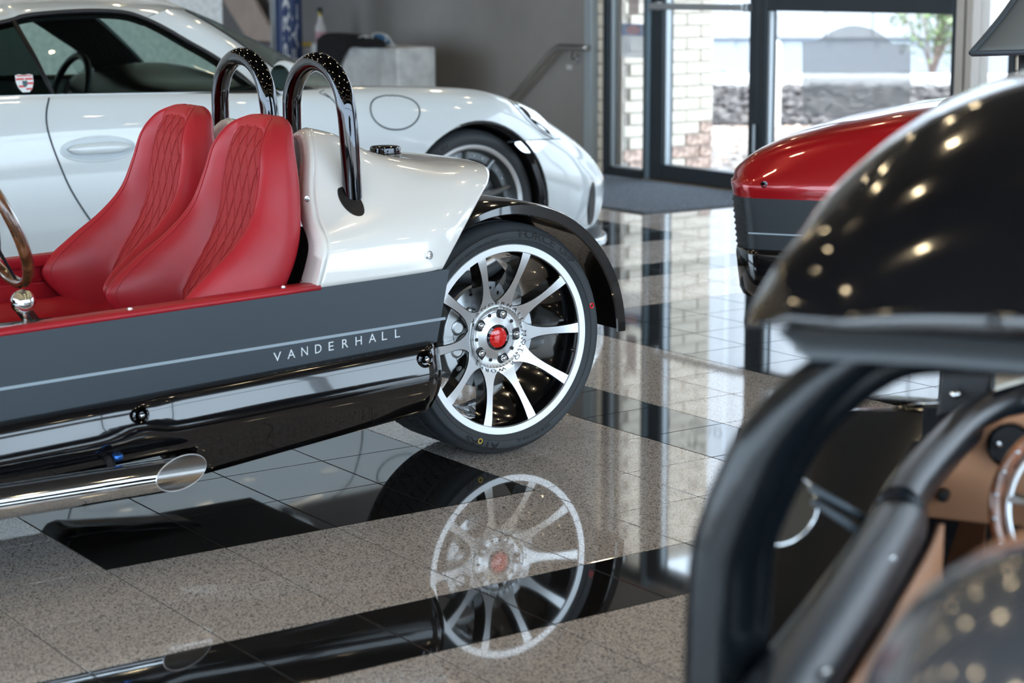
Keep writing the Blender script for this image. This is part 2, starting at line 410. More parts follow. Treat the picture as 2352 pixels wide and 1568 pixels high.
def sport_wheel(parent, c, R=.326, rl=.268, wd=.31, rot=2.0, detail=True):
    """ten-spoke machined wheel; c = centre of the lip plane"""
    rim = MB()
    # polished lip ring
    rim.lathe([(rl-.0225, -.005), (rl-.0205, 0.0), (rl-.002, .001), (rl, -.001), (rl, -.010)], c, 'x', 144)
    lip = rim.build('rim_lip', M['machined'], parent, smooth=True, angle=40)
    b = MB().lathe([(rl-.001, -.008), (rl-.0215, -.008), (rl-.030, -.030), (rl-.034, -.10), (rl-.040, -.20), (rl-.030, -wd+.03), (rl-.005, -wd+.01)], c, 'x', 96)
    barrel = b.build('rim_barrel', M['black_paint'], parent, smooth=True, solid=.003, angle=60)
    hubx = -.060
    def sx(r):   # x of the spoke face at radius r
        t = (r-.090)/(rl-.012-.090); t = min(max(t, 0), 1); return hubx+(-.004-hubx)*(1-(1-t)**1.6)*1.0 if t > 0 else hubx
    for k in range(10):
        a = math.radians(rot)+2*pi*k/10
        ca, sa = math.cos(a), math.sin(a)
        N = 16; top = []; low = []
        for i in range(N+1):
            r = .070+(rl-.010-.070)*i/N; t = i/N
            # angular half-width is bounded near the hub, slender outwards, with a flare at the rim
            hw = min(r*math.tan(pi/10)*1.0, .0106+.0035*t+.026*math.exp(-max(0, (r-.088)/.026))-.004*math.sin(pi*min(1,t*1.1))+.006*max(0, (t-.94)/.06)**1.5)
            hw = max(hw, .0090)
            x = sx(r)
            for sgn, lst in ((1, top), (-1, low)):
                lst.append((x, r, sgn*hw))
        W = lambda x, r, s_: (c[0]+x, c[1]+r*ca-s_*sa, c[2]+r*sa+s_*ca)
        face = [[W(x, r, s_) for x, r, s_ in top], [W(x, r, s_) for x, r, s_ in low]]
        mb = MB().grid(face, 0)
        # chamfer and deep black flanks
        for lst, sg in ((top, 1), (low, -1)):
            A_ = [W(x, r, s_) for x, r, s_ in lst]; B_ = [W(x-.003, r, s_+sg*.0022) for x, r, s_ in lst]; C_ = [W(x-.045-.02*(1-i/N), r, s_+sg*.001) for i, (x, r, s_) in enumerate(lst)]
            mb.grid([A_, B_], 1); mb.grid([B_, C_], 1)
        sp = mb.build('spoke', None, parent, mats=[M['machined'], M['black_paint']], smooth=True, angle=35, fixn=False)
    # hub
    h = MB().lathe([(0.0, -.050), (.030, -.050), (.033, -.052), (.052, -.055), (.058, -.060), (.0735, -.0605), (.080, -.056), (.087, -.052)], c, 'x', 96)
    h.lathe([(.087, -.052), (.089, -.075), (.0, -.085)], c, 'x', 48)
    hub = h.build('hub', M['machined'], parent, smooth=True, angle=50)
    for k in range(5):
        a = math.radians(rot+36+72*k+35)
        cc = (c[0]-.0590, c[1]+.066*math.cos(a), c[2]+.066*math.sin(a))
        # tear-shaped dark pocket
        ps = []
        for j in range(20):
            th = 2*pi*j/20; rr_ = .0165*(1+.55*max(0, math.cos((th-.6))) ** 6)
            ps.append((cc[0]+.0022, cc[1]+rr_*math.cos(th+a), cc[2]+rr_*math.sin(th+a)))
        MB().prism(ps, (-.004, 0, 0)).build('lug_pocket', M['black_plastic'], hub)
        nut = MB().lathe([(0, .012), (.005, .012), (.0085, .009), (.0095, 0.0)], cc, 'x', 16).build('lug_nut', M['chrome'], parent, smooth=True)
    for k in range(5):
        a = math.radians(rot+36+72*k+71); cc = (c[0]-.0585, c[1]+.066*math.cos(a), c[2]+.066*math.sin(a))
        MB().lathe([(0, .0005), (.0052, .0005), (.0052, -.004)], cc, 'x', 12).build('hub_hole', M['black_plastic'], hub)
    ring = MB().lathe([(.0285, -.0485), (.031, -.0465), (.036, -.0485), (.0365, -.054)], c, 'x', 72)
    for k in range(48):
        a = 2*pi*k/48; ring.box((c[0]-.0485, c[1]+.0335*math.cos(a)-.0008, c[2]+.0335*math.sin(a)-.0008), (c[0]-.0462, c[1]+.0335*math.cos(a)+.0008, c[2]+.0335*math.sin(a)+.0008))
    ring.build('cap_ring', M['dark_chrome'], parent, smooth=True, angle=40)
    MB().lathe([(0, -.0430), (.012, -.0434), (.022, -.0452), (.0285, -.0485)], c, 'x', 48).build('centre_cap', M['cap_red'], parent, smooth=True)
    for wd_, a_, w_ in (('VANDERHALL', 150, .205), ('MOTOR', 5, .105), ('WORKS', -72, .105)):
        lt = MB(); arc_text(lt, wd_, c, .0915, a_, .0125, h=-.0462, width=w_, spacing=1.5)
        lt.xf(lambda p: np.array([c[0]+sx(math.hypot(p[1]-c[1], p[2]-c[2]))+.0012, p[1], p[2]]))
        tag(lt.build('wheel_lettering', M['black_plastic'], hub, fixn=False), kind=None)
    # valve
    a = math.radians(-14); MB().tube([(c[0]-.028, c[1]+.222*math.cos(a), c[2]+.222*math.sin(a)), (c[0]-.018, c[1]+.205*math.cos(a), c[2]+.205*math.sin(a))], .0045, 10).build('valve', M['chrome'], barrel, smooth=True, angle=40)
    # brake disc and caliper
    d = MB().lathe([(.075, -.098), (.150, -.098), (.150, -.108), (.150, -.118), (.075, -.118)], c, 'x', 96)
    disc = d.build('brake_disc', M['disc'], parent, smooth=True, angle=30)
    MB().lathe([(0, -.088), (.07, -.088), (.076, -.098)], c, 'x', 48).build('disc_hat', M['alu'], disc, smooth=True, angle=40)
    for k in range(36):
        for q, rr_ in ((0, .092), (1, .112), (2, .134)):
            a = 2*pi*(k+q/3)/36*1.0
            if k % 3 == q: MB().lathe([(0, -.0974), (.0040, -.0974), (.0040, -.099)], (c[0], c[1]+rr_*math.cos(a), c[2]+rr_*math.sin(a)), 'x', 8).build('disc_hole', M['black_plastic'], disc)
    cal = MB()
    for a0, a1, r0, r1, x0, x1 in ((150, 206, .095, .160, -.094, -.070), (145, 212, .135, .172, -.140, -.068)):
        ps = [(c[0]+x0, c[1]+r*math.cos(math.radians(a)), c[2]+r*math.sin(math.radians(a))) for r, aa in ((r0, np.linspace(a0+4, a1-4, 8)), (r1, np.linspace(a1, a0, 8))) for a in aa]
        cal.prism(ps, (x1-x0, 0, 0))
    for a in (163, 192): cal.lathe([(0, .006), (.018, .006), (.023, 0), (.023, -.02)], (c[0]-.070, c[1]+.128*math.cos(math.radians(a)), c[2]+.128*math.sin(math.radians(a))), 'x', 24)
    ca_ = cal.build('brake_caliper', M['alu'], parent, bevel=.004, smooth=True, angle=40)
    br = MB()
    br.tube([at_plane_yz(c, -.066, .115, 136), at_plane_yz(c, -.060, .097, 150), at_plane_yz(c, -.060, .092, 178), at_plane_yz(c, -.060, .094, 205), at_plane_yz(c, -.066, .125, 216), at_plane_yz(c, -.066, .140, 215)], .0055, 8)
    br.sphere(at_plane_yz(c, -.066, .120, 137), .011); br.sphere(at_plane_yz(c, -.066, .142, 215), .011)
    br.build('caliper_bracket', M['alu'], ca_, smooth=True)
    return lip
def at_plane_yz(c, x, r, adeg): return (c[0]+x, c[1]+r*math.cos(math.radians(adeg)), c[2]+r*math.sin(math.radians(adeg)))

# ================================================================== WHITE ROADSTER
XC = -.25
car = thing('open_roadster', 'white and graphite open three-wheeled roadster with two red diamond-stitched seats', 'car', (XC, .4, 0))
def XL(x): return XC+x

# rear wheel
WC = (-.058, 1.362, .326)
wheel = MB().tube([(WC[0]-.13, WC[1], WC[2]), (WC[0]-.26, WC[1], WC[2])], .035, 16).build('rear_wheel', M['black_plastic'], car, smooth=True, angle=40)
sport_wheel(wheel, WC)
ty = tyre(wheel, (WC[0]+.004, WC[1], WC[2]), .326, .266, .31)
for wd_, r_, a_, z_, h_, w_ in (('FORCE', .2875, 84, .030, .0125, .125), ('UHP', .2875, 55, .022, .0125, .060), ('ATLAS', .2875, 262, .027, .0125, .115), ('DOT 1NYC CWL636 2622', .2835, 128, .011, .012, .150), ('225/40 ZR19 93W XL', .2835, -62, .011, .012, .12)):
    lt = MB(); arc_text(lt, wd_, WC, r_, a_, z_, h=h_, width=w_, bold=.012); lt.build('tyre_lettering', M['rubber_letter'], ty, fixn=False)
'''
arc_text(lt, 'FORCE', WC, .2875, 84, .030, h=.0125, width=.125, bold=.02)
arc_text(lt, 'UHP', WC, .2875, 55, .022, h=.0125, width=.060)
arc_text(lt, 'ATLAS', WC, .2875, 262, .027, h=.0125, width=.115, bold=.01)
arc_text(lt, 'DOT 1NYC CWL636 2622', WC, .2835, 128, .011, h=.0120, width=.150)
arc_text(lt, '225/40 ZR19 93W XL', WC, .2835, -62, .011, h=.0120, width=.12)
'''
mk = MB().lathe([(.0045, .0125), (.0065, .0132), (.0085, .0125)], (WC[0], WC[1]+.290*math.cos(math.radians(14)), WC[2]+.290*math.sin(math.radians(14))), 'x', 12)
tag(mk.build('tyre_mark', M['cap_red'], ty), 'small red dot on the tyre sidewall')
mk = MB().lathe([(.0045, .0125), (.0065, .0132), (.0085, .0125)], (WC[0], WC[1]+.290*math.cos(math.radians(249)), WC[2]+.290*math.sin(math.radians(249))), 'x', 12)
tag(mk.build('tyre_mark', mat('yellow_mark', (.5, .36, .05), .5), ty), 'small yellow dot on the tyre sidewall')

# rear mudguard
FR = MB(); rows = []
for i in range(41):
    a = math.radians(118-(118+2)*i/40); r = .372+.030*(i/40)
    sec = [(-.37, -.030), (-.372, -.004), (-.36, .002), (-.30, .006), (-.12, .006), (-.03, .003), (-.012, -.003), (-.008, -.012-.020*min(1, i/14)), (-.012, -.014-.022*min(1, i/14)), (-.03, -.004), (-.12, 0), (-.30, 0), (-.36, -.004), (-.366, -.030)]
    rows.append([(WC[0]+.03+h, WC[1]+(r+dr)*math.cos(a), WC[2]+(r+dr)*math.sin(a)) for h, dr in sec])
FR.grid(rows, cv=True); n = 14
FR.f.append(tuple(range(n))); FR.f.append(tuple(range(40*n, 41*n))[::-1]); FR.mi += [0, 0]
mud = FR.build('rear_mudguard', M['black_paint'], car, smooth=True, angle=35)
MB().tube([(XL(.05), 1.15, .55), (XL(.1), 1.3, .68), (XL(.1), 1.34, .695)], .012, 8).tube([(XL(-.35), .95, .42), (XL(-.3), 1.15, .36), (XL(-.06), 1.35, .326)], .03, 10).build('swing_arm', M['black_plastic'], car, smooth=True)

# graphite side panels
YF = -1.25
def side_z(Y):    # top and bottom of panel
    return .5585+.0385*(Y+.2)/1.15, .357+.057*(Y+.2)/1.11
for sx_ in (1, -1):
    mb = MB(); g0 = []; g1 = []
    ys = np.linspace(YF, .93, 24)
    for y in ys:
        zt, zb = side_z(y); ye = y
        cz = [zb, zb+.25*(zt-zb), zb+.5*(zt-zb), zb+.75*(zt-zb), zt]
        g0.append([(XL(sx_*(.5-.0*(z-zb))), y+(.04*(z-zb)/(zt-zb) if y > .9 else 0), z) for z in cz])
        g1.append([(XL(sx_*.49), y+(.04*(z-zb)/(zt-zb) if y > .9 else 0), z) for z in cz])
    mb.grid(g0); mb.grid(g1)
    n0 = 0
    m_, n_ = 24, 5; off = m_*n_
    for i in range(m_-1): mb.f += [(i*n_, (i+1)*n_, (i+1)*n_+off, i*n_+off), (i*n_+n_-1, (i+1)*n_+n_-1, (i+1)*n_+n_-1+off, i*n_+n_-1+off)]
    for j in range(n_-1): mb.f += [(j, j+1, j+1+off, j+off), ((m_-1)*n_+j, (m_-1)*n_+j+1, (m_-1)*n_+j+1+off, (m_-1)*n_+j+off)]
    mb.mi = [0]*len(mb.f)
    pnl = mb.build('side_panel', M['graphite'], car, bevel=.001)
    if sx_ > 0:
        sp = MB(); ys = np.linspace(YF, .955, 30)
        zl = lambda Y: .436+.0355*(Y+.207)/1.12
        sp.grid([[(XL(.5012), y, zl(y)-.0035), (XL(.5012), y, zl(y)+.0035)] for y in ys])
        tag(sp.build('pinstripe', M['stripe'], pnl, fixn=False), 'thin silver pinstripe')
        def pf(u, v): Y = .466+u; return (XL(.5014), Y, .4185+.0215*u/.355+v)
        # wide-spaced capitals
        word = 'VANDERHALL'
        for i, ch in enumerate(word):
            u0 = .362*i/9.6; lt = MB()
            add_text(lt, ch, lambda u, v, u0=u0: pf(u+u0, v), .0315, width={'V': .021, 'A': .021, 'N': .018, 'D': .018, 'E': .014, 'R': .017, 'H': .018, 'L': .0145}[ch])
            lt.build('letter', M['letters'], pnl, fixn=False)

# black lower pontoon, right side and left side
def pontoon_section(Y, boss=0):
    zt = side_z(Y)[1]+.006
    zb = .162+.065*(Y-.29)/.587 if Y > .29 else .162
    if Y < .27: zb = .162+(.246-.162)*min(1, (.27-Y)/.07)
    e = max(0, (Y-.86)/.07); e = min(1, e)
    k = .044
    return [(.494, zt+.002), (.505, zt+.001), (.520, zt-.004), (.529, zt-.016), (.538, zt-.050), (.5435, zt-.078), (.538, zt-.112), (.520, zt-.145), (.505, zb+.028), (.488, zb+.008), (.45, zb), (.30, zb-.002)]
for sx_ in (1, -1):
    rows = []
    for y in np.linspace(YF, .925, 90):
        sec = cr(pontoon_section(y), 26)
        e = max(0, (y-.885)/.04); e = min(e, 1)
        row = []
        for x, z in sec:
            x = x-.022*e**3
            if sx_ > 0 and abs(y-.10) < .09:   # raised boss round the bolt
                rr_ = math.hypot((y-.10)/.055, (z-.345)/.035); x += .014*math.exp(-rr_**2)-.006*math.exp(-((y-.10)/.055)**2-((z-.345)/.03)**2*6)
            row.append((XL(sx_*x), y, z))
        rows.append(row)
    mb = MB().grid(rows)
    pon = mb.build('pontoon', M['black_paint'], car, smooth=True, solid=.006)
    if sx_ > 0:
        # closing lip at the tail of the pontoon
        end = rows[-1]; MB().prism([end[0]]+end[1:]+[(XL(.30), .925, end[0][2])], (0, .006, 0)).build('pontoon_end', M['black_paint'], pon, bevel=.002)
        for (yy, zz, r0) in ((.872, .383, .022), (.098, .347, .020)):
            x0 = XL(.500+.044-.006) if yy > .5 else XL(.554)
            b = MB().lathe([(r0*.95, -.004), (r0, .001), (r0*.82, .004), (r0*.62, .0), (r0*.6, -.006), (r0*.45, -.004), (r0*.40, .004), (0, .006)], (x0, yy, zz), 'x', 32)
            b.build('bolt', M['dark_chrome'], pon, smooth=True, angle=40)
            MB().lathe([(r0*.22, .0045), (r0*.26, .0085), (0, .0095)], (x0, yy, zz), 'x', 12).build('bolt_head', M['chrome'], pon, smooth=True)
        MB().box((XL(.30), YF, .24), (XL(.50), .27, .262)).build('pontoon_floor', M['black_plastic'], pon)
# belly and tub
MB().box((XL(-.49), YF, .20), (XL(.30), .9, .24)).build('belly_pan', M['black_plastic'], car)
MB().box((XL(-.478), YF, .24), (XL(.478), .62, .262)).build('cockpit_floor', M['black_cloth'], car)
MB().box((XL(-.43), .675, .26), (XL(.43), .69, .70)).build('bulkhead', M['black_cloth'], car)

# exhaust
rows = []; rin = []
for i, y in enumerate(np.linspace(-1.0, .170, 10)):
    ro = []; ri = []
    for k in range(48):
        a = 2*pi*k/48; cx, cz = math.cos(a), math.sin(a)
        yy = y-(.080*cx if i == 9 else 0)
        ro.append((.352+.0385*cx, yy, .212+.0385*cz)); ri.append((.352+.0368*cx, yy-.0, .212+.0368*cz))
    rows.append(ro); rin.append(ri)
# ease the cut so that the last ring spacing stays regular
mb = MB().grid(rows, cv=True); ex = mb.build('exhaust', M['chrome'], car, smooth=True, angle=60)
MB().grid(rin[4:], cv=True).build('exhaust_bore', mat('bore_steel', (.34, .33, .32), .3, metal=1.0), ex, smooth=True)
MB().tube(rows[-1], .0017, 6, closed=True).build('exhaust_lip', M['machined'], ex, smooth=True)
MB().tube([(.352-.0385, .02, .235), (.30, .02, .25), (.26, .02, .255)], .010, 8).build('exhaust_bracket', M['black_plastic'], ex)
MB().lathe([(0, .008), (.008, .008), (.012, .0), (.012, -.01)], (.325, .03, .263), 'x', 16).build('exhaust_bolt', mat('blue_anodised', (.03, .10, .32), .25, metal=1), ex, smooth=True)

# white rear cowl
def cowl_rows():
    S = []
    # station: (Ys, k, half profile local x,z from the sill up to the centre line)
    S.append((.598, .36, [(.5, .585), (.497, .635), (.486, .678), (.452, .708), (.395, .742), (.340, .800), (.285, .898), (.225, .945), (.165, .922), (.115, .855), (.065, .80), (0, .785)]))
    S.append((.66, .45, [(.5, .587), (.497, .635), (.487, .680), (.455, .712), (.402, .748), (.348, .800), (.288, .880), (.225, .922), (.165, .905), (.115, .855), (.065, .818), (0, .805)]))
    S.append((.76, .55, [(.5, .590), (.497, .638), (.488, .682), (.460, .718), (.410, .757), (.355, .800), (.292, .848), (.225, .872), (.165, .866), (.115, .848), (.065, .836), (0, .832)]))
    S.append((.86, .80, [(.5, .594), (.496, .638), (.485, .682), (.455, .722), (.405, .765), (.350, .805), (.290, .830), (.225, .842), (.165, .845), (.115, .845), (.065, .844), (0, .844)]))
    S.append((.92, 1.05, [(.5, .597), (.490, .638), (.474, .680), (.442, .722), (.395, .765), (.345, .800), (.290, .823), (.225, .833), (.165, .836), (.115, .837), (.065, .837), (0, .837)]))
    S.append((.968, 1.22, [(.494, .599), (.482, .634), (.462, .674), (.428, .716), (.385, .754), (.338, .786), (.288, .808), (.225, .820), (.165, .826), (.115, .828), (.065, .829), (0, .829)]))
    out = []
    for ys, k, hp in S:
        if ys > .9:      # slanted tail edge
            yy = [.9531, .9857, 1.0278, 1.0819, 1.140, 1.1976, 1.236, 1.262, 1.266, 1.268, 1.269, 1.270]
            if ys < .95: yy = [y_*.62+(.86+.80*(z-.585))*.38 for y_, (x, z) in zip(yy, hp)]
        else: yy = [ys+k*(z-.585) for x, z in hp]
        pts = [(x, y_, z) for (x, z), y_ in zip(hp, yy)]
        pts = cr(pts+[(-x, y_, z) for x, y_, z in pts[-2::-1]], 81)
        out.append([(XL(x), y_, z) for x, y_, z in pts])
    return patch(out, 40, 81)
CR = cowl_rows()
cowl = MB().grid(CR).build('rear_cowl', M['white_paint'], car, smooth=True, solid=.012)
# front flange of the cowl (vertical return that carries the screws)
fl = []
for p in CR[0]:
    q = np.array(p); c0 = np.array([XC, p[1], .60]); 
    fl.append([q+np.array([0, -.000, 0]), q+np.array([0, -.014, -.006]), q+(np.array([XC+(p[0]-XC)*.87, p[1]-.020, .58+(p[2]-.58)*.93])-q)])
MB().grid(fl).build('cowl_flange', M['white_paint'], cowl, smooth=True, angle=70, solid=.006)
tip = CR[-1]; MB().grid([[p, (p[0]*.985+XC*.015, p[1]-.012, p[2]-.012)] for p in tip]).build('cowl_lip', M['white_paint'], cowl, smooth=True)
def cowl_at(px, py, Xg):
    """nearest cowl surface vertex to the view ray"""
    d = ray(px, py); d = d/np.linalg.norm(d); V = CR.reshape(-1, 3)-CAM; t = V@d; dist = np.linalg.norm(V-np.outer(t, d), axis=1)
    idx = np.argsort(dist)[:6]; j = idx[np.argmin(t[idx])]; n = j // 81, j % 81
    i, k = min(max(n[0], 1), 38), min(max(n[1], 1), 79)
    nn = np.cross(CR[i+1, k]-CR[i-1, k], CR[i, k+1]-CR[i, k-1]); nn /= np.linalg.norm(nn)
    if nn@d > 0: nn = -nn
    p = V[j]+CAM; p = CAM+d*(((p-CAM)@nn)/(d@nn)); return p, nn
def stud(parent, p, n, r, m, name='screw', prof=None):
    q = Vector(n).to_track_quat('X', 'Z'); pr = prof or [(r*1.35, 0.0), (r*1.35, .0015), (r, .002), (r*.9, .0045), (r*.5, .0048), (r*.45, .002), (0, .002)]
    mb = MB().lathe(pr, (0, 0, 0), 'x', 16); mb.xf(lambda v: np.array(q @ Vector(v))+np.array(p)); return mb.build(name, m, parent, smooth=True, angle=35)
p, n = cowl_at(985, 586, .2); stud(cowl, p, n, .0085, M['screw'])
for py, px in ((457, 706), (647, 694)):
    p = at(px, py, Y=.585); stud(cowl, p, (.35, -.94, 0), .0055, M['screw'])
# fuel cap
fc = cowl_at(885, 352, 0)[0]+np.array([0, 0, .004])
mb = MB().lathe([(0, .020), (.037, .020), (.041, .018), (.042, .015), (.042, .002), (.045, 0), (.045, -.02)], (fc[0], fc[1], fc[2]-.004), 'z', 60)
cap = mb.build('fuel_cap', M['dark_chrome'], cowl, smooth=True, angle=35)
kn = MB()
for k in range(90):
    for q in range(3):
        a = 2*pi*(k+q*.5)/90; kn.sphere((fc[0]+.0420*math.cos(a), fc[1]+.0420*math.sin(a), fc[2]-.001+q*.0045), .0011, 4, 3)
tag(kn.build('knurling', M['dark_chrome'], cap, fixn=False), kind='stuff')

# roll hoops
for hx, nm in ((.21, 'n'), (-.20, 'f')):
    cx = XL(hx); r = .0245
    top = 1.108
    path = []
    yb = .775
    path += [(cx+.150, yb, .735), (cx+.149, yb-.001, .80), (cx+.147, yb-.004, .90), (cx+.143, yb-.006, .97)]
    for a in np.linspace(8, 172, 15):
        aa = math.radians(a); path.append((cx+.140*math.cos(aa), yb-.008, .985+(top-.985)*math.sin(aa)))
    path += [(cx-.143, yb-.006, .97), (cx-.147, yb-.004, .90), (cx-.149, yb-.001, .80), (cx-.150, yb, .735)]
    P_ = cr(path, 110)
    MB().tube(P_, r, 32).build('roll_hoop', M['dark_chrome'], car, smooth=True)
    # black grommet where the leg enters the cowl
    if nm == 'n':
        p, n = cowl_at(803, 458, .1)
        zz = Vector(n); up_ = Vector((0.10, .10, -1.0)); up_ -= zz*up_.dot(zz); up_.normalize(); sd_ = zz.cross(up_)
        prof_ = []
        for k in range(36):
            a = 2*pi*k/36; v_ = Vector(p)+up_*(.056*math.cos(a)+.006)+sd_*.027*math.sin(a)+zz*.004; prof_.append(v_)
        MB().prism([tuple(v_) for v_ in prof_], tuple(-zz*.012)).build('hoop_grommet', M['black_plastic'], cowl, bevel=.002)

# red sill trims
for sx_ in (1, -1):
    rows = []
    for y in np.linspace(YF, .60, 20):
        zt = side_z(y)[0]
        sec = [(.5015, zt-.006), (.5022, zt+.0), (.4990, zt+.0065), (.475, zt+.009), (.450, zt+.008), (.446, zt-.02)]
        rows.append([(XL(sx_*x), y, z) for x, z in sec])
    tr = MB().grid(rows).build('sill_trim', M['red_leather'], car, smooth=True, angle=60, solid=.004)
    if sx_ > 0:
        for px, py in ((299, 722), (651, 672)):
            p = at(px, py, X=XL(.482)); p[2] = side_z(p[1])[0]+.0085; stud(tr, p, (0.05, 0, 1), .0055, M['chrome'])
        # inner padded door card
    rows = []
    for z, x in ((.565, .448), (.545, .436), (.515, .434), (.507, .444), (.498, .434), (.45, .434), (.43, .436), (.424, .446), (.416, .436), (.36, .436), (.345, .446), (.335, .44), (.27, .44)):
        rows.append([(XL(sx_*(x+(.042 if sx_ < 0 else 0))), y, z) for y in np.linspace(YF, .62, 4)])
    dc = MB().grid(rows).build('door_card', M['red_leather'], car, smooth=True, solid=.004)
    if sx_ < 0:
        st = MB()
        for zz in (.512, .503):
            y = -.5
            while y < .6: st.box((XL(-.4770), y, zz-.0008), (XL(-.4750), y+.004, zz+.0008)); y += .0065
        tag(st.build('stitching', M['red_thread'], dc), kind='stuff')

# gear lever plate, lever, ball
pl = MB().bbox((XL(.435), -.42, .5655), (XL(.472), -.055, .5705), .001); pl.build('lever_plate', M['chrome'], car)
bp = at(60, 752, X=.205); bt = at(53, 693, X=.205)
lv = MB().tube([(bp[0], bp[1], .565), tuple(bt)], .0048, 12).build('gear_lever', M['chrome'], car, smooth=True)
MB().sphere(tuple(bt), .0275, 32, 20).build('lever_ball', M['chrome'], lv, smooth=True)
stud(car, at(123, 747, X=.205), (0, 0, 1), .006, M['chrome'])
bk = at(62, 722, X=-.02)
t_ = MB().bbox((-.028, -.011, -.045), (.028, .011, .035), .005); t_.xf(lambda v: np.array(Matrix.Rotation(.6, 3, 'X') @ Matrix.Rotation(-.5, 3, 'Z') @ Vector(v))+bk)
sb = t_.build('belt_buckle', M['black_plastic'], car)
t_ = MB().bbox((-.020, -.012, .018), (.006, .012, .036), .002); t_.xf(lambda v: np.array(Matrix.Rotation(.6, 3, 'X') @ Matrix.Rotation(-.5, 3, 'Z') @ Vector(v))+bk); t_.build('buckle_button', M['cap_red'], sb)

# steering wheel (only its right-hand rim reaches the picture)
swc = np.array([0.0, -.132, .786]); tilt = math.radians(-24)
def swp(a, r, h=0):
    v = Vector((r*math.cos(a), h, r*math.sin(a))); v.rotate(Matrix.Rotation(-tilt, 3, 'X')); return np.array(v)+swc
sw = MB().tube([swp(a, .175) for a in np.linspace(0, 2*pi, 72, endpoint=False)], .0125, 14, closed=True).build('steering_wheel', M['wood'], car, smooth=True)
MB().tube([swp(a, .1755, .0115) for a in np.linspace(0, 2*pi, 72, endpoint=False)], .0045, 8, closed=True).build('wheel_inlay', M['brushed'], sw, smooth=True)
for k in range(3):
    a = math.radians(-90+120*k); MB().tube([swp(a, .02, -.01), swp(a, .17, 0)], [.014, .009], 8, sq=.3).build('wheel_spoke', M['black_plastic'], sw)
MB().sphere(tuple(swp(0, 0, 0)), (.03, .015, .03)).build('horn_button', M['black_plastic'], sw, smooth=True)
MB().tube([swp(0, 0, -.01), (0, -.7, .55)], .018, 12).build('steering_column', M['black_plastic'], car)

# scuttle and nose, outside the picture on the left
rows = []
for y, zc, hw in ((-.72, .80, .5), (-.95, .80, .5), (-1.25, .77, .49), (-1.6, .72, .46), (-1.9, .66, .42), (-2.05, .58, .38)):
    zl_ = .585 if y > -1.3 else .40
    hp = [(hw, zl_), (hw, max(zl_, .56)+.01), (hw*.96, .63), (hw*.8, zc-.06), (hw*.5, zc-.01), (0, zc)]
    rows.append([(XL(x), y, z) for x, z in cr(hp+[(-x, z) for x, z in hp[-2::-1]], 41)])
MB().grid(patch(rows, 20, 41)).build('hood', M['white_paint'], car, smooth=True, solid=.01)
MB().box((XL(-.36), -2.03, .36), (XL(.36), -1.2, .58)).build('grille', M['black_plastic'], car, bevel=.02)
for sx_ in (1, -1):
    MB().tube([(XL(sx_*.3), -1.7, .34), (XL(sx_*.66), -1.7, .33)], .02, 8).build('front_arm', M['black_plastic'], car)

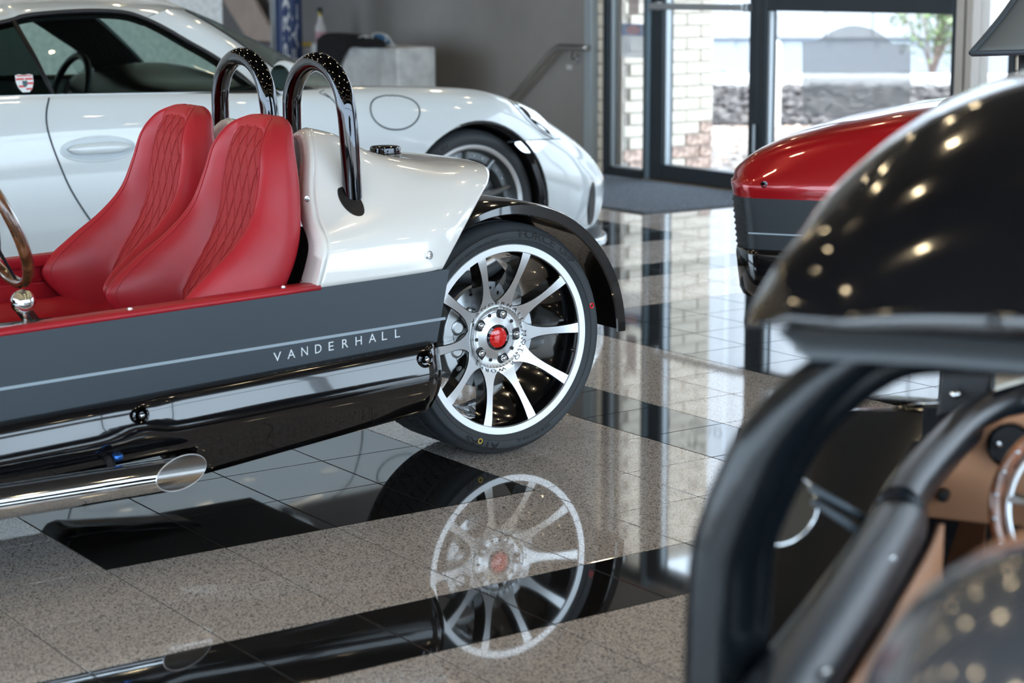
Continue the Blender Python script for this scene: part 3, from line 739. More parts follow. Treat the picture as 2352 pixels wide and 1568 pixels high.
# ------------------------------------------------------------------ seats
def bucket_seat(cx, dy, label_parent):
    """shell follows (t: 0 top .. 1 bottom, s: -1..1 across)"""
    # centre line of the padded face in (Y, Z) and the wing profile
    #        t     zc    yc(insert) halfw  wing_fwd  back
    T_ = [(0.00, .984, .606, .002, .000, -.010),
          (0.01, .983, .606, .034, .000, .000),
          (0.03, .978, .597, .075, .004, .022),
          (0.10, .955, .572, .118, .012, .050),
          (0.22, .905, .548, .148, .018, .068),
          (0.36, .835, .536, .170, .024, .080),
          (0.50, .755, .526, .188, .045, .085),
          (0.62, .690, .508, .203, .085, .092),
          (0.74, .630, .478, .214, .135, .100),
          (0.86, .570, .440, .220, .168, .108),
          (0.94, .520, .425, .222, .165, .115),
          (1.00, .440, .460, .205, .130, .080)]
    T_ = cr([r[1:] for r in T_], 90)
    def sec(row):
        z, y, hw, wf, bk = row
        f = min(1, hw/.12)
        ins = .56*hw
        rec = min(1, max(0, ((.975-z)/.045)))
        yc = .006*rec-.014*(1-rec)
        P_ = [(0, yc), (-ins*.5, yc), (-ins*.97, yc*1.0), (-ins-.010, -.003*rec+yc*.8*(1-rec)), (-hw*.76, -wf*.62-.006*f), (-hw*.90, -wf*.98-.004*f*rec), (-hw*.985, -wf*.86+.006*f), (-hw*1.02, -wf*.25+.030*f),
              (-hw*1.00, bk*.45+.012*f), (-hw*.90, bk*.85+.010), (-hw*.6, bk+.008), (0, bk+.012)]
        L_ = [(x, yy) for x, yy in P_]; R_ = [(-x, yy) for x, yy in P_[::-1][1:]]
        return [(x, y+yy, z) for x, yy in L_+R_]
    rows = []
    for r in T_:
        s_ = np.array(cr(sec(r), 64)); rows.append(s_)
    rows = np.array(rows)
    rows[..., 0] += cx; rows[..., 1] += dy
    seat = MB().grid(rows)
    so = seat.build('seat', M['red_leather'], label_parent, smooth=True)
    # quilted insert
    NU, NV = 150, 61; g = []
    TI = cr(T_, 400)
    for i in range(NU):
        t = .17+.81*i/(NU-1); r = TI[int(t*399)]; z, y, hw, wf, bk = r
        ins = .56*hw*1.03
        # rounded head of the insert
        head = min(1, math.sqrt(max(0, 1-(1-min(1, i/22.0))**2))); ins *= max(.04, head)
        row = []
        for j in range(NV):
            s_ = -1+2*j/(NV-1); x = ins*s_
            edge = 1-abs(s_)**8
            # diamonds in real surface units
            a = x/.041; b = (t*.60)/.088
            u1 = (a+b) % 1; u2 = (a-b) % 1
            d = min(min(u1, 1-u1), min(u2, 1-u2))
            puff = .0055*min(1, (d/.16))**.6
            ed = .006*edge
            row.append((cx+x, dy+y-ed-puff*edge+.004-.022*(wf/.2)*0, z))
        g.append(row)
    q = MB().grid(g).build('quilted_insert', mat_quilt, so, smooth=True)
    # stitch lines along the bolsters and the head
    st = MB(); ql = MB(); G2 = np.array(g)
    def insert_at(x, t):
        i = (t-.17)/.81*(NU-1)
        if i < 3 or i > NU-2: return None
        i0 = int(i); r_ = G2[i0]; a = r_[:, 0]-cx
        if abs(x) > a.max()*.97: return None
        return np.array([cx+x, np.interp(x, a, r_[:, 1]), np.interp(x, a, r_[:, 2])])+np.array([0, -.0016, 0])
    for fam in (1, -1):
        for kk in range(-8, 18):
            prev_ = None; tt = .17
            while tt < .98:
                # a + fam*b = kk  ->  x = .034*(kk - fam*b)
                x = .041*(kk-fam*(tt*.60)/.088); q__ = insert_at(x, tt)
                if q__ is not None and prev_ is not None: ql.tube([prev_, q__], .0010, 4)
                prev_ = q__; tt += .004
    tag(ql.build('quilt_stitching', mat_qthread, so, fixn=False), kind='stuff')
    def dashes(P_, w_=.0011, l=.0042, gap=.0030):
        P_ = np.array(P_); seg = np.linalg.norm(np.diff(P_, axis=0), axis=1); L = np.concatenate([[0], np.cumsum(seg)]); s0 = 0
        while s0+l < L[-1]:
            a = [np.interp(s0, L, P_[:, k]) for k in range(3)]; b = [np.interp(s0+l, L, P_[:, k]) for k in range(3)]
            st.tube([a, b], w_, 4); s0 += l+gap
    for j0, off in ((1, 1), (62, -1)):
        pass
    crest = []; 
    for sg in (-1, 1):
        jj = 13 if sg < 0 else 64-1-13
        line = [rows[i, jj]+np.array([0, -.0012, 0]) for i in range(3, 90)]
        dashes(line)
        dashes([np.array(r_[-1 if sg > 0 else 0])+np.array([sg*.004, -.0015, 0]) for r_ in g[6:]])
        crest.append(line)
    tag(st.build('stitching', M['red_thread'], so, fixn=False), kind='stuff')
    pp = MB()
    for line in crest: pp.tube(np.array(line)+np.array([0, .0004, 0]), .0013, 6)
    pp.build('seam', M['red_leather'], so, smooth=True)
    # cushion between the bolsters
    cu = []
    for y, z, hw in ((.46, .47, .12), (.38, .43, .15), (.28, .42, .17), (.18, .42, .18), (.10, .415, .18), (.07, .40, .175), (.065, .34, .17)):
        hp = [(-.215, z-.10), (-.222, z-.02), (-.212, z+.038 if y > 0 else z+.012), (-.185, z+.045 if y > 0 else z+.015), (-.15, z+.012), (-.10, z), (0, z)]
        cu.append([(cx+x, dy+y, zz) for x, zz in cr(hp+[(-x, zz) for x, zz in hp[-2::-1]], 41)])
    MB().grid(patch(cu, 24, 41)).build('seat_cushion', M['red_leather'], so, smooth=True, solid=.01)
    MB().box((cx-.18, dy+.10, .262), (cx+.18, dy+.46, .36)).build('seat_base', M['black_cloth'], so)
    return so
mat_qthread = mat('dark_red_thread', (.36, .016, .022), .7)
mat_quilt = mat('quilted_red_suede', (0.34, 0.020, 0.022), 0.62, spec=0.3, bump=(700, .3, .0008))
bucket_seat(-.026, 0.0, car)
bucket_seat(-.496, 0.018, car)

# ================================================================== ENTRANCE
def strip(mb, x0, x1, z0, z1, y0=YW, y1=YW+.09): return mb.bbox((x0, y0, z0), (x1, y1, z1), .003)
XE = lambda px, py=200: float(at(px, py, Y=YW)[0])
tag(strip(MB(), XE(1350)-.004, XE(1366), 0, CH-.02, YW-.03, YW+.1).build('trim_1', M['frame_light']), kind='structure')
def brick_wall(name, o, du, L, H, thick, z0=0.0, bl=.2, bh=.081, gap=.009, worn=None, lab=None, struct=True, off=.0):
    """courses of single bricks; o = foot corner, du = unit vector along the face, face normal is du x up"""
    o = np.array(o, float); du = np.array(du, float); nr = np.array([du[1], -du[0], 0])
    core = MB().prism([o+du*.004+nr*-.012+[0, 0, z0], o+du*(L-.004)+nr*-.012+[0, 0, z0], o+du*(L-.004)-nr*thick+[0, 0, z0], o+du*.004-nr*thick+[0, 0, z0]], (0, 0, H)).build(name, mat_mortar)
    if struct: tag(core, kind='structure')
    k = 0; z = z0; row = 0
    cache = {}
    while z < z0+H-.02:
        x = -(bl/2 if row % 2 else 0)+off
        while x < L-.01:
            a, b = max(0, x)+gap/2, min(L, x+bl)-gap/2
            if b-a > .025:
                key = (round(b-a, 3))
                if key not in cache:
                    m_ = MB().bbox((0, 0, 0), (b-a, .05, bh-gap), .004); cache[key] = m_.mesh('brick')
                old = worn and worn(a, z)
                if old:
                    me = cache[key].copy(); me.materials.clear(); me.materials.append(mat_brick_old)
                else:
                    me = cache[key]
                    if not me.materials: me.materials.append(mat_brick)
                b_ = bpy.data.objects.new('brick', me); COL.objects.link(b_); b_.parent = core
                p = o+du*a+nr*(.003+rnd.uniform(-.002, .003))
                b_.matrix_local = Matrix.Translation((p[0], p[1], z+gap/2)) @ Matrix(((du[0], -nr[0], 0), (du[1], -nr[1], 0), (0, 0, 1))).to_4x4()
                k += 1
            x += bl
        z += bh; row += 1
    return core
mat_mortar = mat('mortar', (.44, .40, .35), .95, var=(40, .2))
mat_brick = mat('cream_painted_brick', (.82, .74, .62), .8, var=(14, .08), bump=(70, .3, .004))
mat_brick_old = mat('worn_brick', (.60, .43, .35), .85, var=(26, .45), bump=(70, .4, .004))
brick_wall('wall_pier', (XE(1366), YW+.02, 0), (1, 0, 0), XE(1384)-XE(1366), 2.7, .2, bl=.19)
# brick return outside, facing the doors
PX = -5.985
brick_wall('wall_outside', (PX, YW+.07, -.05), (0, 1, 0), 7.2-YW-.07, 2.7, .35, bl=.245, off=.05, worn=lambda a, z: z < .36 and a > .62 and rnd.random() < .8 or (z < .18 and rnd.random() < .5))

sl = MB(); strip(sl, XE(1384), XE(1396), 0, 2.75); strip(sl, XE(1476), XE(1484), 0, 2.75); strip(sl, XE(1396), XE(1476), 0, .05); strip(sl, XE(1396), XE(1476), 2.68, 2.75)
w2 = sl.build('window_3', M['frame']); tag(w2, kind='structure')
inn = MB().bbox((XE(1396), YW+.02, .05), (XE(1402), YW+.07, 2.68), .002).bbox((XE(1396), YW+.02, .05), (XE(1476), YW+.07, .062), .002)
inn.build('glazing_bead', M['frame_light'], w2)
MB().box((XE(1396), YW+.045, .05), (XE(1476), YW+.051, 2.68)).build('pane', M['entry_glass'], w2)
# white blind strip of the jamb seen through the sidelight
tag(MB().box((PX-.40, YW+.056, 0), (PX, YW+.068, 2.7)).build('trim_2', mat('jamb_cream', (.66, .58, .50), .6)), kind='structure')
# notices on the sidelight
def sheet(name, x0, x1, z0, z1, m, y=YW+.040): return MB().box((x0, y, z0), (x1, y+.0015, z1)).build(name, m)
paper = mat('white_paper', (.75, .77, .80), .6, alpha=.55)
x0, x1 = XE(1415), XE(1471)
zt, zb = float(at(1440, 55, Y=YW)[2]), float(at(1440, 133, Y=YW)[2])
nt_ = thing('notice', 'white notice with red and blue oval heading stuck on the sidelight glass', 'notice', ((x0+x1)/2, YW+.04, zb))
MB().box((x0, YW+.0405, zb), (x1, YW+.042, zt)).build('sheet', paper, nt_)
zh = zt-(zt-zb)*.36
MB().box((x0, YW+.0395, zh), (x1, YW+.0405, zt)).build('heading', mat('notice_blue', (.30, .36, .50), .6, alpha=.6), nt_)
ov = [( (x0+x1)/2+.066*math.cos(2*pi*k/32), YW+.0385, (zh+zt)/2+.026*math.sin(2*pi*k/32)) for k in range(32)]
MB().prism(ov, (0, .001, 0)).build('oval', mat('notice_red', (.72, .30, .32), .6), nt_)
ov = [( (x0+x1)/2+.058*math.cos(2*pi*k/32), YW+.0380, (zh+zt)/2+.019*math.sin(2*pi*k/32)) for k in range(32)]
MB().prism(ov, (0, .0005, 0)).build('oval_field', paper, nt_)
lt = MB(); add_text(lt, 'NOTICE', lambda u, v: ((x0+x1)/2-.045+u, YW+.0375, (zh+zt)/2-.010+v), .028, width=.09, mirror=True, bold=.02); lt.build('lettering', mat('notice_red_ink', (.66, .22, .24), .6), nt_, fixn=False)
lt = MB()
for i, (t_, w_) in enumerate((('IN', .02), ('CASE', .045), ('OF FIRE', .07), ('USE STAIRS', .09))):
    add_text(lt, t_, lambda u, v: (x0+.012+u, YW+.0395, zh-.030-.026*i+v), .018, width=w_, mirror=True)
add_text(lt, '1 1', lambda u, v: (x1-.055+u, YW+.0395, zh-.062+v), .05, width=.04, mirror=True)
lt.build('lettering', mat('notice_ink', (.30, .33, .38), .6), nt_, fixn=False)
x0, x1 = XE(1431), XE(1455); z0_ = float(at(1440, 32, Y=YW)[2])
n2 = thing('small_notice', 'narrow pinkish-grey notice above the white notice on the sidelight', 'notice', ((x0+x1)/2, YW+.04, z0_))
MB().box((x0, YW+.0405, z0_), (x1, YW+.042, z0_+.26)).build('sheet', mat('pink_grey_paper', (.55, .45, .44), .6, alpha=.7), n2)
lt = MB()
for i, t_ in enumerate(('8-5', 'FRI', 'TO', 'MON', 'OPEN')):
    add_text(lt, t_, lambda u, v: ((x0+x1)/2-.028+u, YW+.0395, z0_+.02+.047*i+v), .026, width=.055, mirror=True)
lt.build('lettering', mat('brown_ink', (.26, .20, .20), .6), n2, fixn=False)
# upper hours sign, seen only mirrored in the floor
hx = XE(1560); hs = thing('hours_lettering', 'opening hours lettering on the door glass above the push bar', 'lettering', (hx, YW+.03, 1.5))
lt = MB()
for i, t_ in enumerate(('HOURS', 'MON FRI', 'SAT', 'SUN', 'CLOSED')):
    add_text(lt, t_, lambda u, v: (hx+.10+u, YW+.030, 2.05-.13*i+v), .09, mirror=True)
lt.build('lettering', mat('vinyl_white', (.5, .5, .5), .5), hs, fixn=False)

tag(strip(MB(), XE(1484), XE(1494), 0, 2.75, YW-.012, YW+.1).build('trim_3', mat('blue_grey_metal', (.22, .30, .36), .35, metal=.5)), kind='structure')
# door leaf
d1 = MB(); strip(d1, XE(1494), XE(1521), 0.008, 2.70); strip(d1, XE(1719), XE(1738), 0.008, 2.70); strip(d1, XE(1521), XE(1719), .008, .108); strip(d1, XE(1521), XE(1719), 2.60, 2.70)
door = d1.build('door_1', M['frame']); tag(door, kind='structure')
b = MB().bbox((XE(1521), YW+.02, .108), (XE(1524), YW+.06, 2.6), .002); b.build('glazing_bead', M['frame_light'], door)
MB().box((XE(1521), YW+.045, .108), (XE(1719), YW+.052, 2.60)).build('pane', M['entry_glass'], door)
pb = MB().bbox((XE(1506), YW-.075, 1.095), (XE(1722), YW-.045, 1.135), .006).bbox((XE(1506), YW-.05, 1.09), (XE(1520), YW, 1.14), .004).bbox((XE(1716), YW-.05, 1.09), (XE(1726), YW, 1.14), .004)
pb.build('push_bar', mat('bar_steel', (.42, .43, .44), .35, metal=.8), door)
MB().tube([(XE(1739), YW-.02, .25), (XE(1739), YW-.02, .42)], .008, 8).build('flush_bolt', M['frame_light'], door)
# threshold
tag(MB().bbox((XE(1484), YW-.06, 0.0), (XE(1760), YW+.1, .007), .002).build('trim_4', mat('brass_threshold', (.45, .33, .2), .4, metal=.6)), kind='structure')
w4 = MB(); strip(w4, XE(1738), XE(1757), 0, 2.75); strip(w4, XE(2181), XE(2196), 0, 2.75); strip(w4, XE(1757), XE(2181), 1.098, 1.20); strip(w4, XE(1757), XE(2181), 0, .12); strip(w4, XE(1757), XE(2181), 2.66, 2.75)
w4 = w4.build('window_4', M['frame']); tag(w4, kind='structure')
MB().box((XE(1757), YW+.045, .12), (XE(2181), YW+.052, 1.098)).build('pane', M['entry_glass'], w4)
MB().box((XE(1757), YW+.045, 1.2), (XE(2181), YW+.052, 2.66)).build('pane', M['entry_glass'], w4)
MB().bbox((XE(1757), YW+.015, .12), (XE(1763), YW+.04, 1.098), .002).build('glazing_bead', M['frame_light'], w4)
tag(strip(MB(), XE(2196), XE(2213), 0, 2.75, YW-.02, YW+.12).build('trim_5', M['stone_post']), kind='structure')
tag(strip(MB(), XE(2213), XE(2219), 0, 2.75, YW, YW+.1).build('trim_6', M['frame']), kind='structure')
tag(strip(MB(), XE(2219), XE(2234), 0, 2.75, YW-.02, YW+.12).build('trim_7', M['stone_post']), kind='structure')
w5 = MB(); strip(w5, XE(2312), XE(2324), 0, 2.75); strip(w5, XE(2345), XE(2352)+.25, 0, 2.75); strip(w5, XE(2234), XE(2312), 0, .1); strip(w5, XE(2234), XE(2352), 2.66, 2.75)
for xx in (-1.1, .3, 1.7, 2.96): strip(w5, xx-.03, xx+.03, 0, 2.75)
strip(w5, -2.2, 3.0, 0, .1); strip(w5, -2.2, 3.0, 2.68, 2.75)
w5 = w5.build('window_5', M['frame']); tag(w5, kind='structure')
MB().box((XE(2234), YW+.045, .1), (XE(2312), YW+.052, 2.66)).build('pane', M['entry_glass'], w5)
MB().box((XE(2352)+.25, YW+.045, .1), (3.0, YW+.052, 2.66)).build('pane', M['entry_glass'], w5)
brick_wall('wall_pier_right', (XE(2324), YW+.02, 0), (1, 0, 0), XE(2345)-XE(2324), 2.7, .2, bl=.19)

# arch-topped film on the glass
A = [at(x, y, Y=YW+.04) for x, y in ((1843, 265), (1843, 96), (1878, 95))]
for k in range(1, 16):
    t = k/16; x = 1878+(2050-1878)*t; y = 97-40*math.sin(pi*t)**.8+4*t; A.append(at(x, y, Y=YW+.04))
A += [at(2050, 101, Y=YW+.04), at(2091, 103, Y=YW+.04), at(2091, 275, Y=YW+.04)]
fm = bpy.data.materials.new('grey_film'); fm.use_nodes = True; b_ = fm.node_tree.nodes['Principled BSDF']
b_.inputs['Base Color'].default_value = (.42, .43, .45, 1); b_.inputs['Alpha'].default_value = .44; b_.inputs['Roughness'].default_value = .5
tag(MB().prism(A, (0, .002, 0)).build('window_decal', fm), 'grey translucent arch-topped decal on the glass beside the door', 'decal')

# mat by the doors
mt = thing('doormat', 'blue-grey ribbed entrance mat on the polished floor by the door', 'mat', (-5.0, 5.8, 0))
mm_ = mat('mat_pile', (.115, .135, .165), .95, var=(60, .35), bump=(160, 1.0, .01))
c_ = (-4.20, 5.165)
MB().bbox((-6.25, 5.165, .0005), (-4.19, 6.28, .011), .003).build('mat_pile', mm_, mt)
MB().bbox((-6.27, 5.145, .0003), (-4.17, 6.29, .006), .002).build('mat_border', M['rubber'], mt)

# handrail on the back wall
hr = thing('handrail', 'steel handrail turning down the grey wall beside the entrance', 'handrail', (-6.6, YW-.07, .8))
HP = [at(x, y, Y=YW-.08) for x, y in ((1347, 110), (1320, 109), (1288, 107), (1278, 112), (1265, 124), (1185, 216), (1120, 291))]
MB().tube(cr(HP, 40), .020, 14).build('rail', M['brushed'], hr, smooth=True)
for px, py in ((1325, 135), (1150, 275)):
    p = at(px, py, Y=YW-.004); q = at(px-8, 110 if px > 1200 else py-18, Y=YW-.08)
    MB().lathe([(0, -.012), (.024, -.012), (.028, -.006), (.028, .004)], tuple(p), 'y', 24).tube([p, p+np.array([0, -.05, 0]), q], .008, 8).build('bracket', M['brushed'], hr, smooth=True, angle=40)
tag(MB().bbox((-6.52, YW-.004, .68), (-6.46, YW-.0005, .71), .001).build('wall_plug', mat('plug_white', (.6, .6, .6), .5)), 'small pale disc plug on the grey wall under the handrail', 'plug')

# concrete pedestal and the things on it
ped = MB().bbox((-8.55, 5.5, 0), (-7.33, 5.815, .822), .012).build('pedestal', M['concrete']); tag(ped, 'pale concrete block pedestal behind the white sports car', 'pedestal')
def drape(rows, nu=30, nv=24): return MB().grid(patch(rows, nu, nv))
clo = M['black_cloth']
def on(px, py, Y): return list(at(px, py, Y=Y))
R_ = []
for i, px in enumerate((728, 745, 770, 800, 835, 865, 885)):
    zt_ = .822
    top = [90, 78, 75, 76, 79, 84, 96][i]; bot = [150, 165, 178, 112, 109, 108, 107][i]
    p0 = at(px+10, top+12, Y=5.80); p1 = at(px, top, Y=5.64); p2 = at(px, (top+105)/2-6, Y=5.52); p3 = at(px+2, min(bot, 108), Y=5.485); p4 = at(px+3*math.sin(i*2), bot, Y=5.475)
    for p in (p0, p1, p2): p[2] = max(p[2], .826)
    R_.append([p0, p1, p2, p3, p4])
for r_ in R_:
    for p in r_[:3]: p[2] = max(p[2], .838)
    r_[3][2] = max(r_[3][2], .834); r_[3][1] = 5.475; r_[4][1] = 5.465
tag(drape(R_).build('black_jacket', clo, smooth=True, solid=.008), 'black jacket draped over the left end of the pedestal', 'jacket')
R_ = []
bl = mat('blue_cloth', (.045, .16, .32), .8, bump=(90, .4, .004))
for i, (px, top) in enumerate(((803, 103), (815, 92), (835, 82), (852, 87), (858, 76), (875, 77), (890, 80), (900, 96), (908, 104))):
    p0 = at(px+4, top+6, Y=5.66); p1 = at(px, top, Y=5.60); p2 = at(px-2, (top+103)/2, Y=5.55); p3 = at(px, 105, Y=5.53)
    for p in (p0, p1, p2, p3): p[2] = max(p[2], .846)
    R_.append([p0, p1, p2, p3])
rag = thing('blue_cloth', 'crumpled blue cloth with white edging on top of the pedestal', 'cloth', (-7.6, 5.55, .826))
cb_ = drape(R_); cb_.build('cloth', bl, rag, smooth=True, solid=.004)
we = mat('white_hem', (.7, .7, .68), .8)
for pts in ([(803, 104), (815, 92), (835, 82), (850, 85)], [(835, 82), (852, 93), (858, 98)], [(854, 80), (860, 97), (873, 100), (884, 97), (888, 88), (880, 78), (865, 76), (854, 80)], [(880, 78), (892, 84), (900, 98), (908, 104)], [(803, 105), (820, 103), (830, 106)], [(865, 103), (885, 102), (908, 104)]):
    MB().tube(cr([at(x, y, Y=5.52) for x, y in pts], 20), .0045, 6).build('hem', we, rag, smooth=True)

# counter behind, bottle, yellow gloves, board, pole, banner
ctr = MB().bbox((-11.6, 5.95, 0), (-8.35, 6.33, .765), .01).build('low_wall', M['wall_grey']); tag(ctr, 'low dark grey ledge against the back wall behind the blue banner', 'ledge')
p = at(737, 96, Y=6.05); p[2] = .766
bo = thing('spray_bottle', 'white spray bottle with pink label and yellow trigger on the grey ledge', 'bottle', tuple(p))
tr_ = mat('bottle_plastic', (.72, .70, .68), .35); 
MB().lathe([(0, 0), (.036, 0), (.041, .006), (.042, .10), (.044, .125), (.040, .15), (.026, .185), (.020, .205), (.0185, .232), (0, .234)], tuple(p), 'z', 28).build('body', tr_, bo, smooth=True, angle=60)
MB().lathe([(.0430, .03), (.0430, .12)], tuple(p), 'z', 28).build('label', mat('pink_label', (.62, .36, .40), .6, var=(60, .3)), bo, smooth=True)
MB().lathe([(.016, .232), (.016, .262), (.013, .268), (0, .268)], tuple(p), 'z', 20).build('collar', mat('yellow_plastic', (.70, .55, .08), .4), bo, smooth=True, angle=40)
MB().tube([p+np.array([-.03, 0, .285]), p+np.array([.012, 0, .287]), p+np.array([.03, -.01, .262]), p+np.array([.042, -.01, .248])], [.012, .012, .009, .005], 10).build('trigger', M['black_plastic'], bo, smooth=True)
yg = MB()
for i in range(16):
    q = at(692+2.6*i, 96+3*math.sin(i*1.7), Y=6.02); q[2] = .772+.008*abs(math.sin(i*1.1)); yg.sphere(tuple(q), (.02, .016, .011+.004*math.sin(i)), 8, 6)
tag(yg.build('yellow_cloth', mat('yellow_cloth', (.66, .42, .02), .8), smooth=True), 'crumpled yellow cloth beside the spray bottle on the grey ledge', 'cloth')
bd = [at(x, y, Y=6.22) for x, y in ((570, 94), (636, 94), (582, 0), (511, 0))]
e_ = (bd[3]-bd[0])/(bd[3][2]-bd[0][2]); bd[0] = bd[0]-e_*(bd[0][2]-.767); e2 = (bd[2]-bd[1])/(bd[2][2]-bd[1][2]); bd[1] = bd[1]-e2*(bd[1][2]-.767)
bd[3] = bd[0]+e_*1.3; bd[2] = bd[1]+e2*1.3
tag(MB().prism(bd, (0, .04, 0)).build('leaning_board', mat('beige_board', (.74, .58, .47), .7, var=(8, .06)), bevel=.003), 'beige board leaning at an angle on the grey ledge behind the banner', 'board')
px_ = at(625, 60, Y=5.7)
tag(MB().tube([(px_[0], 5.7, .012), (px_[0], 5.7, 2.6)], .013, 12).lathe([(0, .012), (.15, .012), (.16, 0)], (px_[0], 5.7, 0), 'z', 24).build('display_pole', mat('pole_grey', (.42, .42, .41), .4, metal=.5), smooth=True, angle=40), 'thin grey pole standing left of the blue banner', 'pole')
b0, b1 = float(at(640, 60, Y=5.6)[0]), float(at(688, 60, Y=5.6)[0])
ban = thing('banner', 'dark blue banner column with white lettering behind the white sports car', 'banner', ((b0+b1)/2, 5.6, 0))
cx_ = (b0+b1)/2; rb = (b1-b0)/2*.60
MB().lathe([(0, 0), (rb, 0), (rb, 2.3), (0, 2.3)], (cx_, 5.6, 0), 'z', 40).build('column', mat('banner_blue', (.030, .060, .165), .45), ban, smooth=True, angle=50)
MB().tube([(cx_-rb*.62, 5.6-rb*.85, 0), (cx_-rb*.62, 5.6-rb*.85, 2.3)], .014, 8).build('edge_strip', M['frame_light'], ban, smooth=True)
lt = MB()
def colw(z0, x0): return lambda u, v: (cx_+rb*1.01*math.sin((x0-v)/rb), 5.6-rb*1.01*math.cos((x0-v)/rb), z0+u)
view_a = -.50
def colw(z0, x0):
    def f(u, v):
        a = view_a+(x0-v)/rb
        return (cx_+(rb+.001)*math.cos(a+.0), 5.6+(rb+.001)*math.sin(a+.0), z0+u)
    return f
add_text(lt, 'PIRM', colw(.685, .004), .072, bold=.012, width=.56); lt.build('lettering', mat('banner_white', (.8, .82, .85), .5), ban, fixn=False); lt = MB(); add_text(lt, 'FAL', colw(.66, .072), .072, bold=.01, width=.44)
lt.build('lettering', bpy.data.materials['banner_white'], ban, fixn=False)

# ================================================================== OUTSIDE
gz = -.05
tag(MB().box((-45, 6.6, -.3), (40, 60, gz)).box((7.15, -40, -.3), (60, 6.6, gz)).box((-45, -40, -.3), (10.1, -9.1, gz)).build('ground', mat('sunlit_ground', (.42, .36, .32), .95, var=(1.5, .1), bump=(20, .6, .02))), kind='structure')  # pale tone puts the sunlight on the nearer mulch into the ground colour
e1 = np.array([.634, .773, 0]); n1 = np.array([-.773, .634, 0])
cb0 = at(1640, 205, Z=gz)
def quadbox(o, a, b, u, v, z0, z1): return [o+a*u[0]+b*v[0]+[0, 0, z0-o[2]] for u, v in ()]
def obox(mb, o, u0, u1, v0, v1, z0, z1):
    q = [o+e1*u+n1*v for u, v in ((u0, v0), (u1, v0), (u1, v1), (u0, v1))]
    return mb.prism([(p[0], p[1], z0) for p in q], (0, 0, z1-z0))
cur = MB(); 
k_ = obox(MB(), cb0, -8, 14, 0, .35, gz, gz+.17).build('kerb', mat('white_kerb', (.80, .80, .80), .7), bevel=.04); tag(k_, 'bright white kerb edging between the mulch and the white building', 'kerb')
# planting bed in front of the kerb, the mulch's shade put into its dark colour
bed = thing('mulch_bed', 'bed of shaded bark mulch in front of the white kerb', 'mulch', tuple(cb0))
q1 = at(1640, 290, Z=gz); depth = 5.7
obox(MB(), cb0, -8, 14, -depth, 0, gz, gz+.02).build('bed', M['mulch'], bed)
ch = MB(); ch2 = MB()
cm = [mat('bark_dark', (.05, .042, .042), .9), mat('bark_light', (.17, .15, .145), .9)]
for i in range(11000):
    u, v = rnd.uniform(-4, 6), rnd.uniform(-depth, -.06) if i % 3 else rnd.uniform(.45, 2.6)
    p = cb0+e1*u+n1*v; s_ = rnd.uniform(.02, .06); a = rnd.uniform(0, pi); dz = gz+.02+rnd.uniform(0, .05)
    d = np.array([math.cos(a), math.sin(a), rnd.uniform(-.4, .4)])*s_; f = np.array([-math.sin(a), math.cos(a), rnd.uniform(-.6, .6)])*s_*.45
    z_ = np.array([0, 0, 1.])*s_*.3
    o_ = np.array([p[0], p[1], dz])
    (ch if v < 0 else ch2).add([o_-d-f, o_+d-f, o_+d+f, o_-d+f, o_+z_], [(0, 1, 4), (1, 2, 4), (2, 3, 4), (3, 0, 4)], i % 2)
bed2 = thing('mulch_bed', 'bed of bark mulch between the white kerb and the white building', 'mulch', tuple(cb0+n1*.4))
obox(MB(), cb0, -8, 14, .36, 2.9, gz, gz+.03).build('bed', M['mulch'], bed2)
c_ = ch2.build('bark_chips', None, bed2, mats=cm, fixn=False); tag(c_, kind='stuff')
c_ = ch.build('bark_chips', None, bed, mats=cm, fixn=False); tag(c_, kind='stuff')
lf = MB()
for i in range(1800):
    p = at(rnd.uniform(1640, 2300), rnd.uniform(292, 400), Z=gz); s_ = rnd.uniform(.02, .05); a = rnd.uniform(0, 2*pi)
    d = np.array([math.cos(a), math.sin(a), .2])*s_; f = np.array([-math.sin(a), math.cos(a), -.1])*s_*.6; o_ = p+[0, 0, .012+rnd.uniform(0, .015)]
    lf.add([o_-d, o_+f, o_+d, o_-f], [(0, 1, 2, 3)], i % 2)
l_ = lf.build('sunlit_mulch', None, None, mats=[mat('sunlit_mulch_warm', (.48, .33, .24), .8), mat('sunlit_mulch_pale', (.62, .54, .48), .8)], fixn=False); tag(l_, 'scattered flakes coloured as sunlit mulch on the pale ground outside the door', 'mulch flakes', kind='stuff')  # sunlit mulch put into the colour of these pale flakes
# building
bld = thing('white_building', 'white building with upright metal siding beyond the kerb', 'building', tuple(cb0+n1*3))
zb_ = .03
obox(MB(), cb0, -14, 26, 3.0, 3.4, gz, .48).build('base_wall', mat('base_blue_grey', (.40, .44, .50), .8), bld)
sidm = mat('white_siding', (.56, .59, .63), .5)
for i in range(30):
    u = -9+i*.62
    m_ = MB()
    for (a, b, t_) in ((0, .60, .0), (.02, .06, .035), (.30, .33, .02)): obox(m_, cb0, u+a, u+b, 2.96-t_, 3.2, .46, 6.0)
    m_.build('siding_panel', sidm, bld)
obox(MB(), cb0, -14, -9, 3.0, 3.2, .46, 6).build('side_wall', sidm, bld)
obox(MB(), cb0, 9.6, 26, 3.0, 3.2, .46, 6).build('side_wall', sidm, bld)
# bollard
bp_ = at(1777, 290, Z=gz)
z_top = float(at(1777, 92, X=bp_[0])[2])
tag(MB().lathe([(0, z_top-gz), (.035, z_top-gz-.008), (.055, z_top-gz-.03), (.060, z_top-gz-.06), (.060, 0)], tuple(bp_), 'z', 32).build('bollard', mat('cream_bollard', (.82, .76, .64), .5), smooth=True), 'cream painted round bollard standing in the bed outside the glass', 'bollard')
